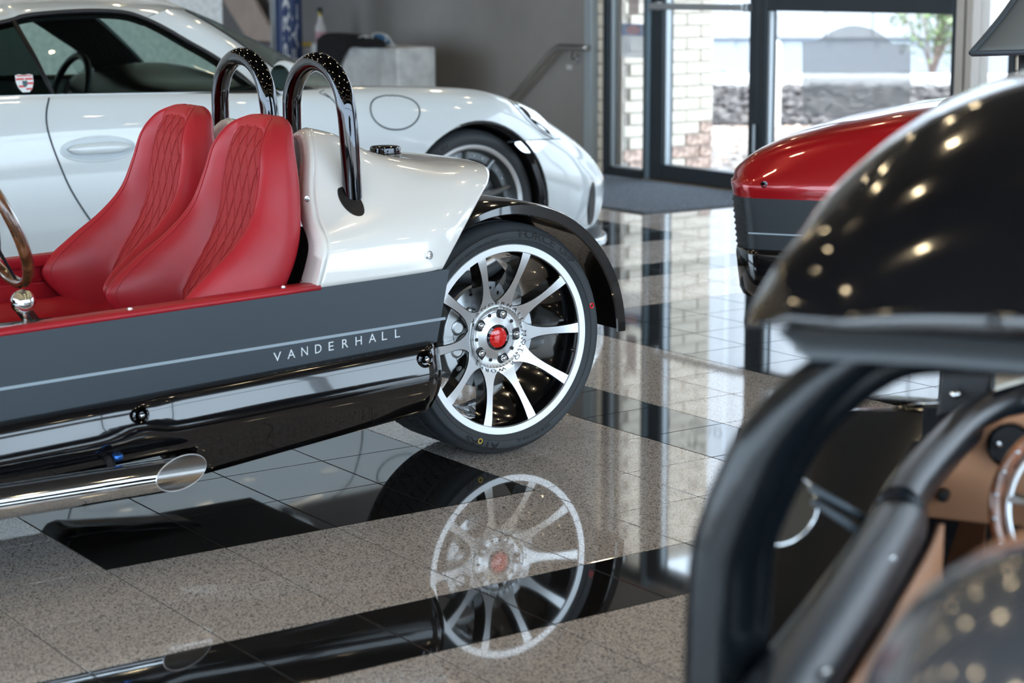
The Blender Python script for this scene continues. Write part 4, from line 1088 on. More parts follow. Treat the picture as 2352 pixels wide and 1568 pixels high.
# shrub
sb_ = at(2140, 190, Z=gz)+np.array([0, 0, .04])
sh = thing('shrub', 'thin leafy shrub growing by the white building', 'shrub', tuple(sb_))
stm = mat('shrub_stem', (.36, .26, .22), .9); tips = []
for i in range(11):
    a = rnd.uniform(0, 2*pi); r_ = rnd.uniform(.25, .75); h_ = rnd.uniform(.9, 2.3)
    pp = [sb_, sb_+np.array([math.cos(a)*r_*.35, math.sin(a)*r_*.35, h_*.4]), sb_+np.array([math.cos(a+.3)*r_*.8, math.sin(a+.3)*r_*.8, h_*.75]), sb_+np.array([math.cos(a)*r_, math.sin(a)*r_, h_])]
    c__ = cr(pp, 14); MB().tube(c__, list(np.linspace(.018, .005, 14)), 6).build('stem', stm, sh, smooth=True); tips += list(c__[4:])
lv_ = MB()
for i in range(2400):
    t_ = tips[rnd.randrange(len(tips))]+np.array([rnd.gauss(0, .13), rnd.gauss(0, .13), rnd.gauss(0, .10)]); a = rnd.uniform(0, 2*pi); s_ = rnd.uniform(.03, .06)
    d = np.array([math.cos(a), math.sin(a), rnd.uniform(-.7, .7)])*s_; f = np.array([-math.sin(a), math.cos(a), rnd.uniform(-.7, .7)])*s_*.5
    lv_.add([t_-d, t_+f, t_+d, t_-f], [(0, 1, 2, 3)], i % 2)
l_ = lv_.build('foliage', None, sh, mats=[mat('leaf_green', (.22, .32, .14), .6), mat('leaf_pale', (.42, .50, .30), .6)], fixn=False); tag(l_, kind='stuff')

# ================================================================== CEILING DOWNLIGHTS
warm = mat('lamp_lens', (1, .9, .7), .4, emit=((1.0, .80, .50), 38.0)); trimm = mat('lamp_trim', (.7, .7, .68), .5)
me_t = MB().lathe([(.062, .0), (.075, -.004), (.078, -.012), (.070, -.016), (.060, -.010), (.058, .0)], (0, 0, 0), 'z', 24).mesh('lamp_trim'); me_t.materials.append(trimm)
me_l = MB().lathe([(0, -.006), (.058, -.006)], (0, 0, 0), 'z', 24).mesh('lamp_lens'); me_l.materials.append(warm)
root0 = None
for i in range(9):
    for j in range(8):
        x = -7.0+1.55*i+(.3 if j % 2 else 0); y = -6.4+1.70*j
        r_ = bpy.data.objects.new('downlight', None); COL.objects.link(r_); r_.location = (x, y, CH); r_.empty_display_size = .1
        tag(r_, 'round recessed warm downlight in the dark showroom ceiling', 'downlight', 'recessed downlights in the showroom ceiling')
        for nm_, me in (('lamp_trim', me_t), ('lamp_lens', me_l)):
            o = bpy.data.objects.new(nm_, me); COL.objects.link(o); o.parent = r_

# ================================================================== WHITE SPORTS CAR
from mathutils import kdtree
XP = -3.55
sc = thing('sports_car', 'white hard-top sports coupe parked behind the open roadster', 'car', (XP, 2.0, 0))
class Surf:
    def __init__(s, g):
        s.g = np.asarray(g, float); s.m, s.n = s.g.shape[:2]; s.V = s.g.reshape(-1, 3)
        s.kd = kdtree.KDTree(len(s.V))
        for i, v in enumerate(s.V): s.kd.insert(v, i)
        s.kd.balance()
    def nrm(s, j):
        i, k = min(max(j // s.n, 1), s.m-2), min(max(j % s.n, 1), s.n-2)
        n = np.cross(s.g[i+1, k]-s.g[i-1, k], s.g[i, k+1]-s.g[i, k-1]); return n/(np.linalg.norm(n)+1e-12)
    def snap(s, p, off=0.0, out=None):
        co, j, d = s.kd.find(p); n = s.nrm(j)
        ref = np.array(out if out is not None else [1, .3, .6]); 
        if n@ref < 0: n = -n
        p = np.array(p, float); return p-n*((p-np.array(co))@n)+n*off, n
    def hit(s, px, py, off=0.0):
        d = ray(px, py); d = d/np.linalg.norm(d); W = s.V-CAM; t = W@d; dd = np.linalg.norm(W-np.outer(t, d), axis=1)
        c = np.where(dd < .03)[0]; j = c[np.argmin(t[c]+dd[c]*.5)] if len(c) else int(np.argmin(dd))
        n = s.nrm(j); n = -n if n@d > 0 else n
        p = CAM+d*((W[j]@n)/(d@n)); return p+n*off, n
ST = {
 -.62: [(.50, .25), (.55, .28), (.60, .36), (.62, .45), (.60, .54), (.56, .60), (.50, .66), (.44, .70), (.36, .73), (.2, .74), (0, .74)],
 -.45: [(.74, .20), (.80, .24), (.84, .36), (.86, .48), (.85, .60), (.82, .68), (.76, .74), (.68, .78), (.55, .81), (.3, .83), (0, .83)],
 -.1: [(.84, .16), (.90, .20), (.925, .34), (.94, .50), (.94, .64), (.925, .74), (.89, .81), (.82, .86), (.72, .88), (.4, .92), (0, .93)],
 .5: [(.84, .14), (.92, .18), (.935, .32), (.95, .48), (.95, .63), (.935, .75), (.90, .84), (.85, .885), (.76, .90), (.4, .95), (0, .95)],
 1.0: [(.82, .14), (.89, .17), (.91, .30), (.93, .48), (.932, .63), (.922, .75), (.895, .84), (.855, .885), (.80, .89), (.4, .89), (0, .89)],
 1.6: [(.80, .14), (.88, .17), (.90, .30), (.922, .48), (.925, .62), (.918, .74), (.893, .83), (.853, .872), (.80, .880), (.4, .88), (0, .88)],
 2.1: [(.80, .14), (.88, .17), (.90, .30), (.922, .48), (.925, .62), (.918, .73), (.893, .815), (.850, .858), (.78, .868), (.45, .862), (0, .875)],
 2.5: [(.80, .14), (.885, .17), (.905, .30), (.925, .48), (.930, .62), (.920, .72), (.895, .80), (.84, .850), (.74, .866), (.45, .835), (0, .842)],
 2.98: [(.82, .14), (.91, .17), (.925, .30), (.945, .48), (.947, .60), (.937, .69), (.908, .768), (.85, .820), (.74, .842), (.45, .790), (0, .795)],
 3.2: [(.80, .14), (.90, .18), (.92, .30), (.94, .46), (.935, .58), (.915, .66), (.880, .73), (.82, .785), (.71, .805), (.43, .750), (0, .752)],
 3.4: [(.78, .14), (.87, .19), (.905, .32), (.915, .45), (.900, .55), (.875, .61), (.835, .665), (.77, .710), (.67, .735), (.41, .695), (0, .697)],
 3.6: [(.72, .13), (.81, .18), (.855, .30), (.862, .42), (.845, .49), (.815, .54), (.77, .585), (.70, .622), (.60, .645), (.38, .632), (0, .636)],
 3.8: [(.60, .13), (.68, .17), (.735, .28), (.742, .385), (.722, .43), (.69, .468), (.64, .503), (.575, .533), (.48, .555), (.3, .562), (0, .568)],
 3.96: [(.40, .13), (.46, .17), (.52, .28), (.530, .365), (.515, .392), (.48, .412), (.44, .432), (.39, .450), (.32, .470), (.2, .482), (0, .488)],
 4.04: [(.15, .14), (.20, .18), (.25, .28), (.26, .345), (.25, .36), (.23, .370), (.21, .38), (.17, .392), (.14, .402), (.08, .41), (0, .412)]}
ys = sorted(ST); half = []
for y in ys: half.append([(y, v, z) for v, z in cr(ST[y], 61)])
NP = 240
H_ = patch(half, NP, 61)      # (Y, v, z)
def pside(sg, Hh=H_): return np.stack([XP+sg*Hh[..., 1], Hh[..., 0], Hh[..., 2]], -1)
AX = ((2.985, .335, .368), (.50, .345, .375))
for sg in (1, -1):
    G_ = pside(sg).copy(); m_, n_ = G_.shape[:2]
    inside = np.zeros((m_, n_), bool)
    for (ay, az, ar) in AX:
        dy = G_[..., 1]-ay; dz = G_[..., 2]-az; r = np.hypot(dy, dz); c_ = (r < ar) & (np.abs(G_[..., 0]-XP) > .5)
        inside |= c_; k_ = np.where(c_, ar/np.maximum(r, 1e-6), 1.0)
        G_[..., 1] = ay+dy*k_; G_[..., 2] = az+dz*k_
    mb = MB(); mb.v = [tuple(p) for p in G_.reshape(-1, 3)]
    for i in range(m_-1):
        for j in range(n_-1):
            if inside[i, j] and inside[i+1, j] and inside[i, j+1] and inside[i+1, j+1]: continue
            if G_[i, j, 1] < 2.32-.42*(j-42)/18 and G_[i, j, 1] > -.1 and j >= 44: continue
            mb.f.append((i*n_+j, i*n_+j+1, (i+1)*n_+j+1, (i+1)*n_+j)); mb.mi.append(0)
    pb_ = mb.build('body', M['cool_white_paint'], sc, smooth=True)
    if sg > 0: PB = pb_; PS = Surf(pside(1))
    for (ay, az, ar) in AX:
        MB().lathe([(ar+.004, .90*sg), (ar-.012, .89*sg), (ar-.014, .55*sg), (0, .55*sg)], (XP, ay, az), 'x', 64).build('arch_liner', M['black_plastic'], pb_, smooth=True, angle=50)
    # rolled arch edge
    MB().tube([(XP+sg*(.930 if a_ < 200 else .9), AX[0][0]+AX[0][2]*math.cos(math.radians(a_)), AX[0][1]+AX[0][2]*math.sin(math.radians(a_))) for a_ in range(-5, 186, 6)], .008, 8).build('arch_edge', M['black_plastic'], pb_, smooth=True)
    MB().bbox((XP+sg*.72, .95, .10), (XP+sg*.89, 2.5, .16), .02).build('side_skirt', M['black_plastic'], pb_)
MB().prism([(XP+v, -.618, z) for v, z in ST[-.62]]+[(XP-v, -.618, z) for v, z in ST[-.62][-2::-1]], (0, .01, 0)).build('tail_panel', M['cool_white_paint'], sc)
MB().box((XP-.75, -.4, .14), (XP+.75, 3.7, .17)).build('underbody', M['black_plastic'], sc)
MB().box((XP-.80, -.1, .16), (XP+.80, 2.3, .20)).build('cabin_floor', M['black_cloth'], sc)

def line_on(surf, pts, r, m, name, parent, n=60, off=0.0, closed=False):
    P_ = cr([surf.hit(x, y)[0] for x, y in pts], n, closed); P_ = [surf.snap(p, off)[0] for p in P_]
    return MB().tube(P_, r, 6, closed=closed).build(name, m, parent, smooth=True)
gap = mat('shut_line', (.03, .045, .06), .6)
line_on(PS, [(113, 224), (107, 255), (108, 290), (119, 330), (136, 375), (160, 430), (190, 480), (224, 528), (262, 580)], .0035, gap, 'door_gap', PB)
line_on(PS, [(745, 212), (770, 235), (792, 262), (805, 295), (816, 335), (820, 360), (822, 400)], .003, gap, 'door_gap', PB)
line_on(PS, [(745, 204), (735, 212), (760, 225)], .002, gap, 'door_gap', PB, 12)
# fuel filler flap
p0, n0 = PS.hit(908, 253)
t1 = np.array([0, 1., 0]); t1 -= n0*(t1@n0); t1 /= np.linalg.norm(t1); t2 = np.cross(n0, t1); rr_ = .117
ring = [PS.snap(p0+rr_*(t1*math.cos(a)+t2*.70*math.sin(a)), 0)[0] for a in np.linspace(0, 2*pi, 60, endpoint=False)]
MB().tube(ring, .0032, 6, closed=True).build('fuel_flap_gap', gap, PB, smooth=True)
# headlamp
def blob_on(surf, pts, off, m, name, parent, dome=.0, rings=6, n=48, **kw):
    P_ = cr([surf.hit(x, y)[0] for x, y in pts], n, True); c = P_.mean(0); g = []
    for k in range(rings+1):
        f = 1-k/rings
        g.append([surf.snap(c+(p-c)*f, off+dome*(1-f*f))[0] for p in P_])
    return MB().grid(np.array(g), cv=True).build(name, m, parent, smooth=True, **kw)
HLp = [(1172, 226), (1186, 222), (1205, 228), (1228, 243), (1250, 268), (1268, 296), (1277, 318), (1268, 317), (1245, 304), (1218, 280), (1193, 252)]
blob_on(PS, HLp, .003, M['black_paint'], 'headlamp_surround', PB)
hl2 = [(1186, 229), (1205, 233), (1226, 248), (1247, 272), (1263, 296), (1270, 310), (1250, 300), (1224, 278), (1200, 250)]
blob_on(PS, hl2, .006, M['chrome'], 'headlamp', PB, dome=.01)
blob_on(PS, [(1183, 327), (1215, 324), (1252, 325), (1246, 340), (1230, 349), (1205, 350), (1190, 340)], .003, M['chrome'], 'front_marker_lamp', PB)
line_on(PS, [(1166, 326), (1215, 323), (1250, 320), (1276, 318), (1290, 318)], .003, gap, 'bumper_gap', PB, 30)
blob_on(PS, [(1222, 380), (1236, 384), (1247, 430), (1252, 480), (1247, 485), (1238, 430)], .002, M['black_plastic'], 'front_vent', PB)
# lower intake and splitter at the nose
blob_on(PS, [(1362, 418), (1366, 430), (1366, 470), (1361, 510), (1352, 515), (1350, 480), (1355, 440)], .004, M['black_plastic'], 'intake', PB)
sp = [(XP+v, y) for v, y in ((.80, 3.62), (.74, 3.80), (.60, 3.94), (.40, 4.04), (.15, 4.10), (0, 4.11))]; sp = [tuple(q) for q in cr(sp, 24)]
sp = sp+[(2*XP-x, y) for x, y in sp[::-1][1:]]
MB().prism([(x, y, .085) for x, y in sp], (0, 0, .035)).build('splitter', M['cool_white_paint'], sc, bevel=.008)
MB().prism([(XP+(x-XP)*.97, y-.02, .12) for x, y in sp], (0, 0, .05)).build('lower_grille', M['black_plastic'], sc)
# door handle
ph, nh = PS.hit(226, 342)
t1 = np.array([0, 1., 0]); t1 -= nh*(t1@nh); t1 /= np.linalg.norm(t1); t2 = np.cross(nh, t1)
if t2[2] < 0: t2 = -t2
rc = []
for k in range(7):
    f = 1-k/6; rc.append([PS.snap(ph+f*(t1*.150*math.cos(a)*(1 if True else 1)+t2*.046*math.sin(a)), -.000+(.0035 if k == 1 else 0)*0)[0]+nh*(.0035 if k == 0 else (.004 if k == 1 else .0045)) for a in np.linspace(0, 2*pi, 48, endpoint=False)])
hp_ = MB().grid(np.array(rc), cv=True).build('handle_recess', mat('recess_white', (.50, .57, .61), .35, coat=.6), PB, smooth=True)
MB().tube([PS.snap(ph+(t1*.150*math.cos(a)+t2*.046*math.sin(a)), .001)[0] for a in np.linspace(0, 2*pi, 60, endpoint=False)], .0035, 8, closed=True).build('handle_rim', M['cool_white_paint'], hp_, smooth=True)
hb = []
for k in range(15):
    s_ = -1+2*k/14; w_ = .021*(1-abs(s_)**4)**.6+.001
    hb.append([tuple(ph+t1*(.128*s_)+t2*(w_*math.sin(a)+.003)+nh*(.012+.010*math.cos(a))) for a in np.linspace(0, 2*pi, 16, endpoint=False)])
MB().grid(hb, cv=True).build('door_handle', M['cool_white_paint'], PB, smooth=True)

# glasshouse
EPX = [((0, 52), -2.94), ((50, 38), -2.94), ((100, 31), -2.94), ((200, 25), -2.94), ((280, 28), -2.93), ((330, 42), -2.92), ((380, 66), -2.90), ((430, 95), -2.88), ((480, 123), -2.86), ((520, 149), -2.835), ((560, 179), -2.80), ((598, 214), -2.76)]
E_ = [at(*p, X=x) for p, x in EPX]
E_ = [np.array([-2.78, -.30, .855]), np.array([-2.88, .15, .965]), np.array([-2.94, .60, 1.08])]+E_
E_ = cr(E_, 90)
s0 = int(np.argmin(np.abs(E_[:, 1]-float(at(330, 42, X=-2.92)[1]))))
Wp = cr([at(425, 24, X=-3.05), at(500, 66, X=-2.99), at(590, 128, X=-2.93), at(660, 180, X=-2.88), at(700, 209, X=-2.85)], 90-s0)
def mir(p): return np.array([2*XP-p[0], p[1], p[2]])
rows = []
for i in range(0, s0+1):
    e = E_[i]; k = i/s0; zc = e[2]+.065; yc = e[1]+(.30*max(0, (i-s0+14)/14)**2 if i > s0-14 else 0)
    half_ = [e, np.array([XP+(e[0]-XP)*.92, e[1]+(yc-e[1])*.3, e[2]+.022]), np.array([XP+(e[0]-XP)*.72, e[1]+(yc-e[1])*.65, e[2]+.048]), np.array([XP+(e[0]-XP)*.35, e[1]+(yc-e[1])*.93, zc-.004]), np.array([XP, yc, zc])]
    rows.append(cr(half_+[mir(p) for p in half_[-2::-1]], 41))
rows[-1] = cr([E_[s0], Wp[0]*.35+E_[s0]*.65+[0, 0, .012], Wp[0], np.array([XP+.25, 1.86, 1.232]), np.array([XP, 1.90, 1.240]), np.array([XP-.25, 1.86, 1.232]), mir(Wp[0]), mir(Wp[0]*.35+E_[s0]*.65+[0, 0, .012]), mir(E_[s0])], 41)
R_ = np.array(rows)
roof = MB().grid(R_).build('roof', M['cool_white_paint'], sc, smooth=True)
RI = R_.copy(); RI[..., 2] -= .03; RI[..., 0] = XP+(RI[..., 0]-XP)*.97
MB().grid(RI).build('headliner', M['black_cloth'], roof, smooth=True)
for fn, nm in ((lambda p: p, 'r'), (mir, 'l')):
    rr = []; ri = []
    for i in range(90-s0):
        a, b = E_[s0+i], Wp[i]; mid = (a+b)/2+np.array([.018, .004, .018]); rr.append([fn(q) for q in cr([a, mid, b], 7)]); ri.append([fn(q+np.array([-.035, -.012, -.02])) for q in cr([a+np.array([0, 0, 0]), (a+b)/2, b], 5)])
    MB().grid(rr).build('windscreen_pillar', M['cool_white_paint'], roof, smooth=True)
    MB().grid(ri).build('pillar_trim', M['black_cloth'], roof, smooth=True)
    # black seal round the door window
    MB().tube([fn(p) for p in E_], .009, 8).build('window_seal', M['black_plastic'], roof, smooth=True)
# windscreen
wr = []
nW = len(Wp)
for i in range(nW):
    a = Wp[i]; t = i/(nW-1); zc = 1.240*(1-t)+.845*t+.02*math.sin(pi*t); yc = 1.90*(1-t)+2.78*t
    wr.append(cr([a, np.array([XP+(a[0]-XP)*.6, a[1]*.35+yc*.65, a[2]*.45+zc*.55]), np.array([XP, yc, zc]), np.array([XP-(a[0]-XP)*.6, a[1]*.35+yc*.65, a[2]*.45+zc*.55]), mir(a)], 25))
MB().grid(wr).build('windscreen', M['car_glass'], roof, smooth=True)
MB().tube(Wp, .007, 6).build('windscreen_seal', M['black_plastic'], roof, smooth=True)
# side glass: belt line up to the edge
def belt(y): return np.array([XP+.845, y, .876-.012*(y-1.0)])
quart_y = lambda t: None
div_t, div_b = at(29, 57, X=-2.93), at(121, 222, X=-2.705)
def glass_rows(i0, i1, fn):
    rr = []
    for i in range(i0, i1):
        e = E_[i]; b = belt(max(e[1], -.25)); rr.append([fn(q) for q in cr([b, b*.5+e*.5+np.array([.018, 0, 0]), e], 9)])
    return rr
i_div = int(np.argmin(np.abs(E_[:, 1]-div_t[1])))
for fn in (lambda p: p, mir):
    # door window leans: lower rear corner further forward than the top
    rr = []
    for i in range(i_div, 90):
        e = E_[i]; yb_ = div_b[1]+(E_[-1][1]-div_b[1])*((e[1]-div_t[1])/(E_[-1][1]-div_t[1])); b = belt(yb_)
        rr.append([fn(q) for q in cr([b, b*.5+e*.5+np.array([.018, 0, 0]), e], 9)])
    MB().grid(rr).build('door_window', M['car_glass'], roof, smooth=True)
    rq = []
    for i in range(4, i_div+1):
        e = E_[i]; yb_ = -.2+(div_b[1]+.2)*((e[1]-E_[4][1])/(div_t[1]-E_[4][1])); b = belt(yb_)
        rq.append([fn(q) for q in cr([b, b*.5+e*.5+np.array([.018, 0, 0]), e], 9)])
    MB().grid(rq).build('quarter_window', glass('dark_green_glass', (.05, .075, .065)) if fn is not mir else M['car_glass'], roof, smooth=True)
    MB().tube([fn(p) for p in (rr[0][0], rr[0][4], rr[0][-1])], .011, 8, sq=.6).build('window_divider', M['black_plastic'], roof, smooth=True)
    MB().tube([fn(belt(y)+np.array([0, 0, -.004])) for y in np.linspace(-.2, 2.1, 20)], .010, 8).build('belt_seal', M['black_plastic'], roof, smooth=True)
QS = Surf(rq if False else [[p for p in r] for r in [[mir(q) for q in r] for r in rq]])
# shield sticker on the quarter window
cs, ns = QS.hit(55, 195)
ns = np.array([.97, 0, .24]); tY = np.array([0, 1., 0]); tZ = np.array([-.24, 0, .97])
def shield(w_, h_, off):
    P_ = []
    for x, z in ((-1, .9), (-.6, 1.0), (0, .92), (.6, 1.0), (1, .9), (1.0, .2), (.8, -.35), (.4, -.8), (0, -1), (-.4, -.8), (-.8, -.35), (-1, .2)): P_.append(cs+tY*x*w_+tZ*z*h_+ns*off)
    return P_
shd = MB().prism(shield(.034, .038, .012), ns*-.001).build('shield_sticker', mat('sticker_white', (.75, .80, .80), .5), roof)
rd = mat('sticker_red', (.65, .10, .10), .5); bk_ = mat('sticker_dark', (.06, .12, .14), .5)
for q, (a, b, c, d) in enumerate(((-.95, -.05, .62, .42), (.05, .95, .20, -.02), (.05, .95, .62, .42), (-.75, -.05, -.10, -.30), (.05, .75, -.38, -.55), (-.85, .85, .90, .78))):
    MB().prism([cs+tY*x*.034+tZ*z*.038+ns*.0128 for x, z in ((a, c), (b, c), (b, d), (a, d))], ns*-.0006).build('sticker_band', rd, shd)
MB().prism([cs+tY*x*.034+tZ*z*.038+ns*.0134 for x, z in ((-.28, .35), (.28, .35), (.28, -.05), (0, -.32), (-.28, -.05))], ns*-.0006).build('sticker_band', bk_, shd)

# door mirrors
for sg in (1, -1):
    cM = np.array([XP+sg*1.00, 2.03, .925]); fn = (lambda p: p) if sg > 0 else mir
    g = []
    for i in range(13):
        a = pi*i/12; r = math.sin(a)**.7; g.append([(cM[0]+sg*(-.095*math.cos(a)), cM[1]+.055*r*math.cos(b_)*(1.3 if math.cos(b_) > 0 else .35), cM[2]+.068*r*math.sin(b_)) for b_ in np.linspace(0, 2*pi, 24, endpoint=False)])
    ms = MB().grid(g, cv=True).build('door_mirror', M['cool_white_paint'], sc, smooth=True)
    MB().prism([(cM[0]+sg*.078*math.cos(a), cM[1]-.021, cM[2]+.052*math.sin(a)) for a in np.linspace(0, 2*pi, 28, endpoint=False)], (0, .002, 0)).build('mirror_glass', M['chrome'], ms)
    MB().tube([(cM[0]-sg*.06, cM[1]+.01, cM[2]-.05), (XP+sg*.87, 2.06, .862)], [.02, .028], 10, sq=.6).build('mirror_foot', M['black_plastic'], ms, smooth=True)
# cabin
cab = M['black_cloth']
dash = [[(XP+x, y, z) for x in (-.78, -.4, 0, .4, .78)] for y, z in ((2.55, .80), (2.25, .875), (1.98, .885), (1.88, .86), (1.84, .78), (1.86, .55))]
dash = [[(x, y, z+(.045 if abs(x-(XP-.38)) < .06 and .86 < z else 0)) for x, y, z in r] for r in dash]
MB().grid(patch(dash, 16, 25)).build('dashboard', M['black_leather'], sc, smooth=True, solid=.02)
swc2 = np.array([XP-.38, 1.70, .80]); MB().tube([swc2+np.array([.185*math.cos(a), -.06*math.sin(a)*-1, .175*math.sin(a)]) for a in np.linspace(0, 2*pi, 40, endpoint=False)], .016, 10, closed=True).build('steering_wheel', M['black_leather'], sc, smooth=True)
MB().tube([swc2-np.array([.17, 0, 0]), swc2+np.array([.17, 0, 0])], .02, 8, sq=.4).tube([swc2, swc2+np.array([0, .3, -.12])], .03, 8).build('wheel_spoke', M['black_leather'], sc)
for sx_ in (-.38, .38):
    rws = []
    for z, y, hw, th in ((.30, 1.10, .24, .12), (.50, .98, .25, .14), (.70, .90, .24, .13), (.86, .85, .19, .11), (.93, .83, .12, .09), (1.02, .82, .13, .08), (1.07, .82, .07, .05)):
        rws.append([(XP+sx_+hw*math.cos(a), y+th*.5*math.sin(a), z) for a in np.linspace(0, 2*pi, 20, endpoint=False)])
    st_ = MB().grid(patch(rws, 20, 20, cv=True), cv=True).build('seat', M['black_leather'], sc, smooth=True)
    MB().bbox((XP+sx_-.25, 1.0, .22), (XP+sx_+.25, 1.55, .40), .05).build('seat_cushion', M['black_leather'], st_)
# wheels
def cup_wheel(parent, c, sg, name):
    root_ = MB().tube([(c[0]-sg*.10, c[1], c[2]), (c[0]-sg*.24, c[1], c[2])], .04, 12).build(name, M['black_plastic'], parent, smooth=True)
    i_ = MB()
    R, rl, wd = .335, .272, .27
    prof = [(rl-.004, -.012), (rl+.004, 0), (rl+.02, .006), (R-.030, .007), (R-.012, -.006), (R, -.03), (R, -wd+.03), (R-.02, -wd), (rl, -wd)]
    t_ = MB().lathe([(r, sg*h) for r, h in prof], c, 'x', 96).build('tyre', M['rubber'], root_, smooth=True, angle=50)
    MB().lathe([(r, sg*h) for r, h in ((rl-.022, -.006), (rl-.018, 0), (rl-.004, .002), (rl, -.004))], c, 'x', 96).build('rim_lip', M['machined'], root_, smooth=True, angle=50)
    dg = mat_dgrey
    MB().lathe([(r, sg*h) for r, h in ((rl-.020, -.006), (rl-.030, -.035), (rl-.036, -.045), (rl-.065, -.047), (rl-.070, -.055), (rl-.070, -.20))], c, 'x', 96).build('rim_barrel', dg, root_, smooth=True, angle=40)
    for k in range(30):
        a = 2*pi*(k+.5)/30; 
        if sg > 0: MB().sphere((c[0]-.0455, c[1]+(rl-.050)*math.cos(a), c[2]+(rl-.050)*math.sin(a)), (.004, .0055, .0055), 8, 5).build('rivet', M['chrome'], root_, smooth=True)
    for k in range(10):
        a = 2*pi*k/10+.31; ca, sa = math.cos(a), math.sin(a)
        W = lambda x, r, s_: (c[0]+sg*x, c[1]+r*ca-s_*sa, c[2]+r*sa+s_*ca)
        g = []
        for i in range(9):
            r = .05+(rl-.032-.05)*i/8; x = -.055+.030*(i/8)**1.3; hw = .016-.008*i/8
            g.append([W(x-.03, r, -hw), W(x-.004, r, -hw), W(x, r, -hw*.4), W(x, r, hw*.4), W(x-.004, r, hw), W(x-.03, r, hw)])
        MB().grid(g).build('spoke', dg, root_, smooth=True, angle=35)
    MB().lathe([(0, -sg*.045), (.03, -sg*.045), (.035, -sg*.05), (.075, -sg*.056), (.08, -sg*.08)], c, 'x', 40).build('hub', dg, root_, smooth=True, angle=40)
    MB().lathe([(.08, -sg*.10), (.195, -sg*.10), (.195, -sg*.13)], c, 'x', 64).build('brake_disc', M['disc'], root_, smooth=True, angle=40)
    return t_
mat_dgrey = mat('dark_silver_wheel', (.20, .215, .225), .28, metal=.85)
for sg in (1, -1): cup_wheel(car, (XL(sg*.82), -1.7, .335), sg, 'front_wheel')
for sg in (1, -1):
    t_ = cup_wheel(sc, (XP+sg*.885, AX[0][0], .335), sg, 'front_wheel')
    if sg > 0:
        lt = MB(); arc_text(lt, 'MICHELIN', (XP+.885, AX[0][0], .335), .292, 148, .024, h=.0085, width=.17, bold=.012); lt.build('tyre_lettering', M['rubber_letter'], t_, fixn=False)
    cup_wheel(sc, (XP+sg*.89, AX[1][0], .345), sg, 'rear_wheel')

# ================================================================== RED ROADSTER (nose towards the left)
RO = np.array([-.582, 2.652, 0.]); RD = np.array([.842, .539, 0.]); RD /= np.linalg.norm(RD); RN = np.array([RD[1], -RD[0], 0.])
def RW(s_, off, z): return RO+RD*s_-RN*off+np.array([0, 0, z])
rc_ = thing('red_roadster', 'red-bonneted open roadster with graphite flanks, its nose towards the entrance mat', 'car', tuple(RW(.9, .47, 0)))
W2 = .94
def crest(s_): return float(np.interp(s_, [-.09, -.03, .05, .15, .30, .50, .70, .9, 1.1, 1.3], [.655, .690, .745, .795, .842, .886, .915, .935, .945, .945]))
def plan_off(s_): # how far the flank is drawn in near the nose
    t = max(0, min(1, (.06-s_)/.13)); return .17*t**2.2+.25*max(0, t-.8)/.2*t
def hood_sec(s_, n=49, lift=0):
    C = crest(s_); e = plan_off(s_); hs = W2/2
    hp = [(e, .588), (e-.002, .625+.02*min(1, s_+.3)), (e+.020+.01, .60+(C-.60)*.50), (e+.075, .60+(C-.60)*.80), (e+.16, .60+(C-.60)*.935), (e+(hs-e)*.6, C-.004), (hs, C)]
    lift_ = lambda o, z: (o, z+lift)
    pts = hp+[(W2-o, z) for o, z in hp[-2::-1]]
    return [RW(s_-.16*max(0, z-.59)*max(0, (.35-s_)/.35), o, z+lift) for o, z in cr(pts, n)]
hr_ = [hood_sec(s_) for s_ in np.concatenate([np.linspace(-.09, .1, 14), np.linspace(.14, 1.25, 26)])]
hd = MB().grid(hr_); hd.f.append(tuple(range(49))); hd.mi.append(0)
mat_gr_shaded = mat('shaded_graphite', (.022, .027, .032), .42, spec=.4)  # graphite copy darkened, the shade on this flank put into the colour
hood = hd.build('hood', M['red_paint'], rc_, smooth=True, angle=50)
MB().grid([hr_[-1], [p+np.array([0, 0, -.3]) for p in hr_[-1]]]).build('scuttle', M['black_plastic'], hood)
# graphite flank wrapped round the nose corner
def flank_ring(z, out=0.0, n=40, s1=1.25, sh=0.0):
    P_ = []
    for s_ in np.concatenate([np.linspace(s1, .1, 10), np.linspace(.08, -.07, 14)]): P_.append((s_+sh, plan_off(s_)-out))
    P_ += [(-.083+sh-out, .32), (-.088+sh-out, W2/2)]
    P_ = P_+[(s_, W2-o) for s_, o in P_[-2::-1]]
    return [RW(s_, o, z) for s_, o in P_]
fl_ = MB().grid([flank_ring(z, sh=(.59-z)*.115) for z in (.59, .53, .47, .415)]).build('flank', mat_gr_shaded, rc_, smooth=True, angle=50)
for q in range(8):   # grille ribs round the nose corner
    z = .430+.0205*q; MB().tube([RW(s_+(.59-z)*.115, plan_off(s_)-.001, z) for s_ in np.linspace(.018, -.07, 12)]+[RW(-.09+(.59-z)*.115, W2/2, z)]+[RW(s_+(.59-z)*.115, W2-plan_off(s_)+.001, z) for s_ in np.linspace(-.07, .018, 12)], .0035, 6).build('grille_rib', mat_gr_shaded, rc_, smooth=True)
MB().grid([[RW(s_, -.0015, z) for s_ in np.linspace(.045, 1.25, 4)] for z in (.4685, .4735)]).build('pinstripe', M['stripe'], fl_)
rows = []
for z, out, sh in ((.418, .004, .02), (.414, .016, .02), (.40, .022, .021), (.34, .022, .028), (.28, .020, .036), (.255, .010, .045), (.242, -.02, .06), (.24, -.10, .10)):
    rows.append(flank_ring(z, out, sh=sh))
MB().grid(rows).build('pontoon', M['black_paint'], rc_, smooth=True, angle=50)
p = atp(1755, 425, RO, RN); stud(hood, p, RN, .010, M['dark_chrome'], 'bolt')
